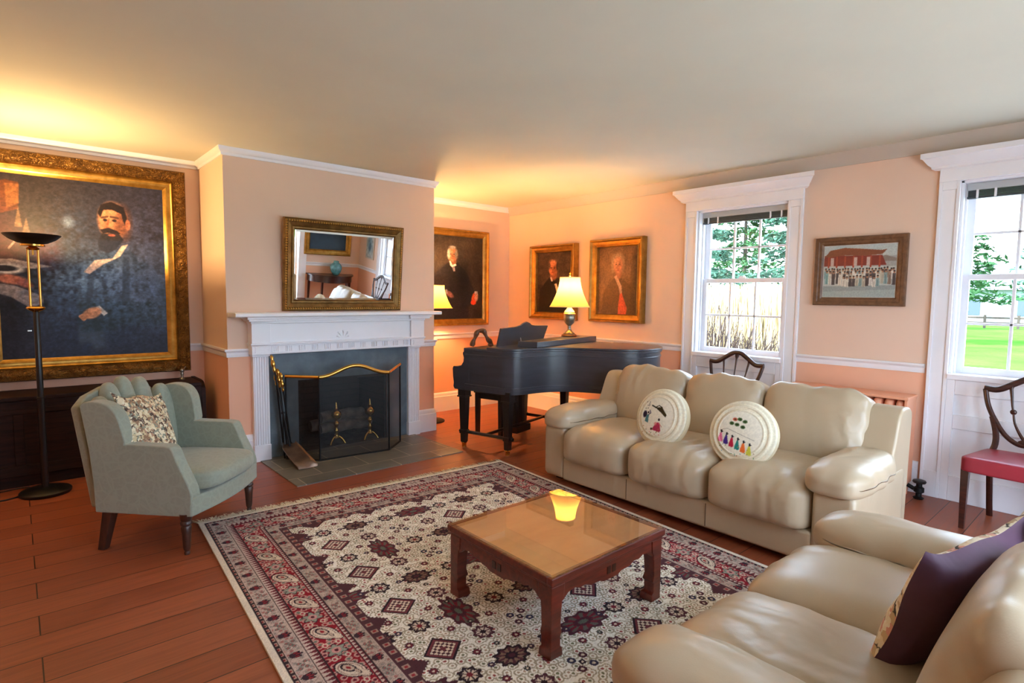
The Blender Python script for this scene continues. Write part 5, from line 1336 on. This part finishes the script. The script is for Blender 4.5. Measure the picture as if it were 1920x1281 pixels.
# ------------------------------------------------------------------ persian rug
RW, RL = 2.41, 3.5
def rug_image():
    nx, ny = 640, 930
    s, t = np.meshgrid(np.linspace(0, RW, nx), np.linspace(0, RL, ny))
    ds = np.minimum(s, RW - s); dt = np.minimum(t, RL - t); d = np.minimum(ds, dt)
    a = np.where(ds < dt, t, s)                               # coordinate along the border
    im = np.ones((ny, nx, 3))
    def put(m, c, al=1.0):
        m = np.clip(m.astype(float), 0, 1)[..., None] * al
        im[:] = im * (1 - m) + m * np.array(c) / 255.0
    def worley(cell, seed):
        gx, gy = s / cell, t / cell; ix, iy = np.floor(gx).astype(int), np.floor(gy).astype(int)
        rs = np.random.RandomState(seed); J = rs.rand(ny // 2 + 400, nx // 2 + 400, 2) * .8 + .1; K = rs.rand(ny // 2 + 400, nx // 2 + 400)
        best = np.full(s.shape, 9.); idc = np.zeros(s.shape)
        for dx in (-1, 0, 1):
            for dy in (-1, 0, 1):
                cx, cy = ix + dx + 2, iy + dy + 2
                jx = ix + dx + J[cy, cx, 0]; jy = iy + dy + J[cy, cx, 1]
                q = np.hypot(gx - jx, gy - jy); m = q < best
                best = np.where(m, q, best); idc = np.where(m, K[cy, cx], idc)
        return best, idc
    # ivory field with a dense net of small leaves
    im[:] = np.array((248, 244, 232)) / 255
    w, k = worley(.036, 1)
    put((np.abs(w - .46) < .085), (156, 144, 116), .8)
    put((w < .17), np.array((168, 140, 112)), .8); put((w < .2) & (k < .3), (104, 112, 78), .8); put((w < .2) & (k > .8), (150, 60, 56), .8)
    # lattice of rosettes, diamonds and palmettes
    p = .205
    def motif(ox, oy, px, py, fn):
        u = (s - ox) / px; v = (t - oy) / py
        X = (u - np.round(u)) * px; Y = (v - np.round(v)) * py
        fn(X, Y)
    def rosette(r, c1, c2, c3):
        def f(X, Y):
            q = np.hypot(X, Y); an = np.arctan2(Y, X); rr = r * (1 + .13 * np.cos(8 * an))
            put(q < rr, c1); put((q < rr * .72), c2); put((q < rr * .72) & (np.cos(8 * an) > .3) & (q > rr * .3), c1, .8); put(q < rr * .3, c3)
        return f
    def diamond(r, c1, c2, c3):
        def f(X, Y):
            q = np.abs(X) + np.abs(Y); put(q < r, c1); put(q < r * .86, c2); put((q < r * .7), c1, .55)
            put((q < r * .68) & ((np.floor(X / .014 + .5) + np.floor(Y / .014 + .5)) % 2 == 0), c3); put(q < r * .2, c2)
        return f
    def palmette(rx, ry, c1, c2, c3):
        def f(X, Y):
            an = np.arctan2(Y / ry, X / rx); q = np.hypot(X / rx, Y / ry) / (1 + .12 * np.cos(10 * an))
            put(q < 1, c1); put((q < .78), c2, .9); put((q < .78) & (np.cos(10 * an) > .2) & (q > .4), c3, .85); put(q < .4, c1); put(q < .2, c3)
        return f
    ink, red, plum, cream, green, navy = (44, 30, 40), (128, 42, 54), (82, 42, 54), (226, 210, 190), (96, 104, 92), (58, 54, 78)
    def spray(X, Y):
        for dx, dy, c in ((.032, .032, navy), (-.032, .032, plum), (.032, -.032, plum), (-.032, -.032, navy)): 
            q = np.hypot(X - dx, Y - dy); put(q < .019, c); put(q < .007, cream)
        put(np.maximum(np.abs(X), np.abs(Y)) < .014, ink); put(np.hypot(X, Y) < .006, cream)
    P2 = 2 * p
    cx, cy = RW / 2, .62
    motif(cx, cy, P2 * 2, P2 * 2, palmette(.135, .068, plum, red, green)); motif(cx + P2, cy + P2, P2 * 2, P2 * 2, palmette(.068, .135, plum, red, green))
    motif(cx + P2, cy, P2 * 2, P2 * 2, palmette(.078, .06, ink, (150, 120, 100), plum)); motif(cx, cy + P2, P2 * 2, P2 * 2, palmette(.078, .06, ink, (150, 120, 100), plum))
    motif(cx + p, cy + p, P2 * 2, P2, diamond(.092, ink, (120, 58, 66), cream)); motif(cx - p, cy + p, P2 * 2, P2, spray)
    motif(cx + p, cy, P2, P2, rosette(.047, ink, cream, red)); motif(cx, cy + p, P2, P2, rosette(.047, plum, cream, ink))
    motif(cx + p / 2, cy + p / 2, p, p, rosette(.020, plum, red, cream))
    motif(cx + p / 2, cy, p * 1, P2, rosette(.016, navy, plum, cream)); motif(cx, cy + p / 2, P2, p, rosette(.014, ink, green, cream))
    # border, from the field outwards
    def band(d0, d1, c): put((d >= d0) & (d < d1), c)
    tri = (np.abs((a / .38) % 1 - .5) * 2)
    put((d >= .430) & (d < .432 + .012 * np.floor(6.5 * np.clip(1 - tri * 2.6, 0, 1))), (82, 48, 56))
    band(.388, .434, (82, 50, 58)); put((d > .397) & (d < .427) & (np.abs(((a / .06) % 1) - .5) < .22), (196, 170, 150), .75); put((d > .404) & (d < .421) & (np.abs(((a / .06) % 1) - .5) < .13), (150, 50, 56))
    def floral_band(d0, d1, period, ph, bg):
        band(d0, d1, bg); inb = (d >= d0 + .004) & (d < d1 - .004); m = (d0 + d1) / 2; hw = (d1 - d0) / 2
        w1, k1 = worley(.024, 5)
        put(inb & (w1 < .33) & (k1 < .5), (132, 128, 122), .7); put(inb & (w1 < .33) & (k1 > .75), (150, 84, 84), .7); put(inb & (np.abs(w1 - .5) < .06), (120, 104, 98), .5)
        X = (((a + ph) / period) % 1 - .5) * period; Y = (d - m) / hw
        for k in (-1, 0, 1):
            q = np.hypot((X - k * .013 - k * .006 * Y) / .0085, (Y - .12 * (k == 0)) / (.62 if k == 0 else .5)); put(inb & (q < 1), (46, 34, 46)); put(inb & (q < .5), (150, 44, 54))
        put(inb & (np.abs(X) < .003) & (Y < -.2), (60, 60, 56)); put(inb & (np.hypot(X / .018, (Y + .45) / .3) < 1), (62, 44, 56))
        X2 = (((a + ph) / period + .5) % 1 - .5) * period
        for dx, dy in ((-.016, -.3), (.016, .3), (0, 0), (-.02, .4), (.02, -.4)): q = np.hypot((X2 - dx) / .009, (Y - dy) / .24); put(inb & (q < 1), (104, 112, 106)); put(inb & (q < .5), (172, 96, 96))
    floral_band(.318, .385, .19, .05, (190, 172, 160))
    def guard(d0, d1, per):
        band(d0, d1, (204, 186, 176)); z = np.abs(((a / per) % 1) - .5) * 2; put((d >= d0) & (d < d1) & (z < (d - d0) / (d1 - d0)), (110, 44, 54)); put((np.abs(d - d0) < .003) | (np.abs(d - d1) < .003), (60, 40, 46))
    guard(.296, .318, .024)
    # red main border with botehs
    band(.168, .296, (146, 28, 44)); inb = (d >= .172) & (d < .292); m = .232
    w2, k2 = worley(.034, 9)
    put(inb & (np.abs(w2 - .34) < .10), (204, 170, 158), .9); put(inb & (w2 < .22) & (k2 > .6), (112, 124, 112)); put(inb & (w2 < .14) & (k2 < .3), (70, 40, 56))
    per = .30
    def boteh(X, Y, cc):
        T = Y - .35 * X
        q = np.minimum(np.hypot(X / .060, T / .043), np.hypot((X - .050) / .030, (T - .018) / .020))
        put(inb & (q < 1.13), (58, 36, 46)); put(inb & (q < 1.0), cc); put(inb & (q < .86) & (q > .78), (150, 120, 112))
        c = np.minimum(np.hypot((X + .012) / .034, T / .023), np.hypot((X - .026) / .022, (T - .010) / .008)); put(inb & (c < 1), (54, 40, 52)); put(inb & (c < .72), (200, 178, 160)); put(inb & (np.hypot((X + .012) / .011, T / .008) < 1), (150, 36, 46))
    boteh(((a / per) % 1 - .5) * per, d - m, (222, 208, 190))
    X = ((a / per + .5) % 1 - .5) * per; Y = d - m; an = np.arctan2(Y, X); rr = np.hypot(X, Y)
    put(inb & (rr < .040 * (1 + .25 * np.cos(6 * an))), (60, 40, 50)); put(inb & (rr < .034 * (1 + .25 * np.cos(6 * an))), (150, 156, 142)); put(inb & (rr < .02), (206, 150, 146)); put(inb & (rr < .009), (90, 30, 44))
    for sx in (-1, 1):
        for sy in (-1, 1):
            q = np.hypot((X - sx * .055) / .016, (Y - sy * .028) / .012); put(inb & (q < 1), (214, 196, 178)); put(inb & (q < .55), (170, 60, 76))
    guard(.128, .168, .026)
    floral_band(.052, .128, .165, .0, (200, 182, 172))
    band(.030, .052, (52, 38, 44)); put((d > .034) & (d < .048) & (np.abs(((a / .042) % 1) - .5) < .30), (186, 156, 140)); put((d > .037) & (d < .045) & (np.abs(((a / .042) % 1) - .5) < .15), (140, 44, 52))
    band(0, .030, (230, 222, 204))
    im *= (.93 + .14 * np.random.RandomState(4).rand(ny, nx))[..., None] * (.96 + .08 * vn(ny, nx, 40, 12, 8))[..., None]
    return im
M['rug'] = pv('wool_rug_pile', .85, .35, 420, spec=.2)
th = R(-3.67)
TLx, TLy = -4.396, -2.063
ctr = (TLx + math.cos(th) * RW / 2 + math.sin(th) * RL / 2, TLy + math.sin(th) * RW / 2 - math.cos(th) * RL / 2, 0)
rg = thing('persian_rug', 'large ivory and red patterned rug with cream fringe under the low table', 'rug', ctr, th)
grid_col('pile', RW, RL, rug_image(), M['rug'], rg, (0, 0, .0125), 'xy')
M['rugedge'] = pm('rug_edge_wool', (224, 214, 194), .9)
MB().box(-RW / 2, RW / 2, -RL / 2, RL / 2, .001, .012).obj('selvedge', M['rugedge'], rg, smooth=0)
M['fringe'] = pm('cotton_fringe', (226, 214, 186), .95, var=.15, vscale=30)
rn = random.Random(9)
for sgn in (1, -1):
    b = MB()
    for i in range(620):
        x = -RW / 2 + (i + rn.random()) * RW / 620; L = rn.uniform(.06, .105); dx = rn.uniform(-.03, .03); w = rn.uniform(.003, .0055); y = sgn * RL / 2
        z1 = rn.uniform(.003, .010)
        b.add([(x - w, y - sgn * .004, .011), (x + w, y - sgn * .004, .012), (x + dx * .5 + w, y + sgn * L * .55, z1), (x + dx * .5 - w, y + sgn * L * .55, z1 + .002), (x + dx + w * .7, y + sgn * L, .003), (x + dx - w * .7, y + sgn * L, .004)], [(0, 1, 2, 3), (3, 2, 4, 5)])
    f = b.obj('fringe', M['fringe'], rg, smooth=0); f['kind'] = 'stuff'

# ------------------------------------------------------------------ low chinese coffee table
M['rosewood'] = wood('red_rosewood', (74, 26, 18), (122, 46, 30), .3, 5, (1, 8, 8), coat=.3)
M['panelwood'] = wood('honey_burl_panel', (184, 126, 80), (206, 150, 102), .4, 1.6, (1.2, 4, 1), bmp=.0)
ct = thing('coffee_table', 'low square red-brown wooden coffee table with glass top on the rug', 'table', (-3.277, -4.155, .013))
hx, hy, ZT_ = .393, .362, .352
b = MB(); fw = .032
for x0, x1, y0, y1 in ((-hx, hx, -hy, -hy + fw), (-hx, hx, hy - fw, hy), (-hx, -hx + fw, -hy + fw, hy - fw), (hx - fw, hx, -hy + fw, hy - fw)): b.box(x0, x1, y0, y1, ZT_ - .032, ZT_)
b.obj('top_frame', M['rosewood'], ct, bevel=.005)
MB().box(-hx + fw - .002, hx - fw + .002, -hy + fw - .002, hy - fw + .002, ZT_ - .02, ZT_ - .002).obj('top_panel', M['panelwood'], ct, smooth=0)
def tglass():
    m = bpy.data.materials.new('table_glass'); m.use_nodes = True; nt = m.node_tree; nt.nodes.clear()
    out = N(nt, 'ShaderNodeOutputMaterial'); t = N(nt, 'ShaderNodeBsdfTransparent'); g = N(nt, 'ShaderNodeBsdfGlossy'); g.inputs['Roughness'].default_value = .0
    t.inputs[0].default_value = (.95, .97, .96, 1); f = front_fresnel(nt, 1.95)
    mx = N(nt, 'ShaderNodeMixShader'); nt.links.new(f, mx.inputs[0]); nt.links.new(t.outputs[0], mx.inputs[1]); nt.links.new(g.outputs[0], mx.inputs[2]); nt.links.new(mx.outputs[0], out.inputs[0]); return m
MB().box(-hx + .004, hx - .004, -hy + .004, hy - .004, ZT_ + .001, ZT_ + .007).obj('glass_top', tglass(), ct, smooth=0)
MB().box(-hx + .012, hx - .012, -hy + .012, hy - .012, ZT_ - .046, ZT_ - .032).obj('waist', M['rosewood'], ct, bevel=.003)
ax, ay = hx - .012, hy - .012
def apron(L, axis, off):
    """scalloped apron with a small pierced cartouche"""
    e = L - .055
    prof = [(-e, .225), (-e + .02, .232), (-e + .05, .255), (-e + .09, .262), (-e + .12, .250), (-e + .16, .252), (-e + .19, .238), (-.075, .236), (-.05, .225)]
    low = prof + [(-x, z) for x, z in prof[::-1]]
    L = L - .012; poly = [(-L, ZT_ - .046), (-L, .2)] + low + [(L, .2), (L, ZT_ - .046)]
    b = MB(); b.prism(poly, off - .009, off + .009, 'y' if axis == 'x' else 'x')
    return b
for s in (-1, 1):
    apron(ax, 'x', s * (ay - .014)).obj('apron', M['rosewood'], ct, bevel=.002)
    apron(ay, 'y', s * (ax - .014)).obj('apron', M['rosewood'], ct, bevel=.002)
    b = MB(); y = s * (ay - .004)
    for k in (-1, 1): b.box(k * .018 - .012, k * .018 + .012, y - .002, y + .002, .252, .285)
    b.obj('cartouche', M['mahog'], ct, smooth=0)
    b = MB(); x = s * (ax - .004)
    for k in (-1, 1): b.box(x - .002, x + .002, k * .018 - .012, k * .018 + .012, .252, .285)
    b.obj('cartouche', M['mahog'], ct, smooth=0)
for sx in (-1, 1):
    for sy in (-1, 1):
        pr = [(.078, .306), (.074, .25), (.064, .235), (.060, .20), (.057, .13), (.064, .10), (.057, .09), (.057, .045), (.068, .035), (.072, .0)]
        b = MB(); cx, cy = sx * ax, sy * ay; V = []
        for w, z in pr: V += [(cx, cy, z), (cx - sx * w, cy, z), (cx - sx * w, cy - sy * w, z), (cx, cy - sy * w, z)]
        n = len(pr); F = [(i * 4 + j, i * 4 + (j + 1) % 4, i * 4 + 4 + (j + 1) % 4, i * 4 + 4 + j) for i in range(n - 1) for j in range(4)] + [(0, 3, 2, 1), (n * 4 - 4, n * 4 - 3, n * 4 - 2, n * 4 - 1)]
        b.add(V, F).obj('leg', M['rosewood'], ct, smooth=25, bevel=.003)

# ------------------------------------------------------------------ the end of the room seen in the mirror
cs = thing('console_table', 'dark half-round console table against the wall behind the viewer, seen in the mirror', 'table', (-.62, Y0, 0))
half = [(-.48, .03), (.48, .03)] + [(.48 * math.cos(R(a)), .03 + .40 * math.sin(R(a))) for a in range(0, 181, 12)]
MB().prism(half[1:], .77, .795).obj('top', M['mahog'], cs, smooth=40, bevel=.003)
MB().prism([(x * .94, .03 + (y - .03) * .94) for x, y in half[1:]], .65, .77).obj('apron', M['mahog'], cs, smooth=40)
for x, y in ((-.42, .06), (.42, .06), (-.25, .33), (.25, .33)): MB().taper(x, y, 0, .66, .012, .012, .02, .02).obj('leg', M['mahog'], cs)
M['glaze'] = pm('blue_green_glaze', (84, 138, 140), .15, var=.25, vscale=18, coat=.6)
o = MB().lathe([(.05, 0), (.06, .012), (.10, .07), (.118, .13), (.112, .18), (.08, .225), (.05, .25), (.055, .275), (.045, .28), (.03, .27)], seg=32).obj('ginger_vase', M['glaze'], loc=(-.56, Y0 + .2, .796), smooth=60); tag(o, 'round blue-green vase on the console table, seen in the mirror', 'vase')
def teal_painting():
    P = Pic(120, 90, (38, 52, 66), .75); P.grain(8, 10, .3, 3); P.ell(.5, .8, .5, .3, (52, 70, 84), 1.0)
    P.poly([(.34, .0), (.46, .0), (.44, .2), (.38, .32), (.35, .16)], (206, 208, 196), .9, 3); P.line([(.44, .3), (.5, .22)], .008, (170, 176, 170), .8); return P.im
picture('framed_painting', 'wide gilt-framed dark blue painting over the console table, seen in the mirror', 'painting', (-.68, Y0 + .001, 1.52), R(180), .95, .72, .11, [(0, 0), (0, .04), (.02, .06), (.05, .045), (.085, .05), (.11, .025), (.11, 0)], M['gold'], teal_painting(), M['oil'])
def pale_picture():
    P = Pic(60, 100, (168, 172, 166), 1.6); P.ell(.5, .5, .3, .3, (110, 140, 150), 1.0); P.ell(.5, .62, .15, .12, (70, 96, 110), .8); P.grain(12, 8, .2, 2); return P.im
picture('framed_picture', 'narrow pale blue-grey picture near the corner behind the viewer, seen in the mirror', 'picture', (-.001, -6.42, 1.5), R(-90), .36, .62, .03, [(0, 0), (0, .02), (.03, .02), (.03, 0)], pm('pale_wood', (190, 178, 158), .5), pale_picture(), M['oil'])

# ------------------------------------------------------------------ daylight, camera, view
w = bpy.data.worlds.new('overcast_sky'); S.world = w; w.use_nodes = True; nt = w.node_tree; nt.nodes.clear()
out = N(nt, 'ShaderNodeOutputWorld'); bg = N(nt, 'ShaderNodeBackground'); tc = N(nt, 'ShaderNodeTexCoord'); sp = N(nt, 'ShaderNodeSeparateXYZ')
nt.links.new(tc.outputs['Generated'], sp.inputs[0])
nt.links.new(ramp(nt, sp.outputs['Z'], [(.45, (.64, .81, 1.04, 1)), (.52, (.68, .84, 1.04, 1)), (.75, (.54, .75, 1.03, 1))]), bg.inputs[0])
SKY = 1.6
bg.inputs[1].default_value = SKY
nt.links.new(bg.outputs[0], out.inputs[0])

sl_ = bpy.data.lights.new('sun', 'SUN'); sl_.energy = 3.4; sl_.angle = R(6); sl_.color = (.84, .93, 1)
so = bpy.data.objects.new('sun', sl_); C.objects.link(so); so.rotation_euler = Vector((.6, -.5, -.85)).to_track_quat('-Z', 'Y').to_euler()
cam = bpy.data.cameras.new('camera'); co = bpy.data.objects.new('camera', cam); C.objects.link(co); S.camera = co
fpx, yaw, pit, roll = 1064.8113, .7206, .0786, .0115
fw_ = Vector((math.sin(yaw) * math.cos(pit), math.cos(yaw) * math.cos(pit), -math.sin(pit)))
rt = Vector((math.cos(yaw), -math.sin(yaw), 0)); up = rt.cross(fw_)
r2 = math.cos(roll) * rt + math.sin(roll) * up; u2 = -math.sin(roll) * rt + math.cos(roll) * up
Mx = Matrix((r2, u2, -fw_)).transposed().to_4x4(); Mx.translation = (-5.2274, -6.0344, 1.4821)
co.matrix_world = Mx
cam.sensor_fit = 'HORIZONTAL'; cam.sensor_width = 36; cam.lens = 36 * fpx / 1920
cam.clip_start = .05; cam.clip_end = 500

S.view_settings.view_transform = 'Standard'; S.view_settings.look = 'None'
S.view_settings.exposure = 3.05; S.view_settings.gamma = 1
S.view_settings.use_curve_mapping = False
S.cycles.max_bounces = 10; S.cycles.diffuse_bounces = 6; S.cycles.transparent_max_bounces = 16
S.cycles.sample_clamp_indirect = 6
S.cycles.use_denoising = True
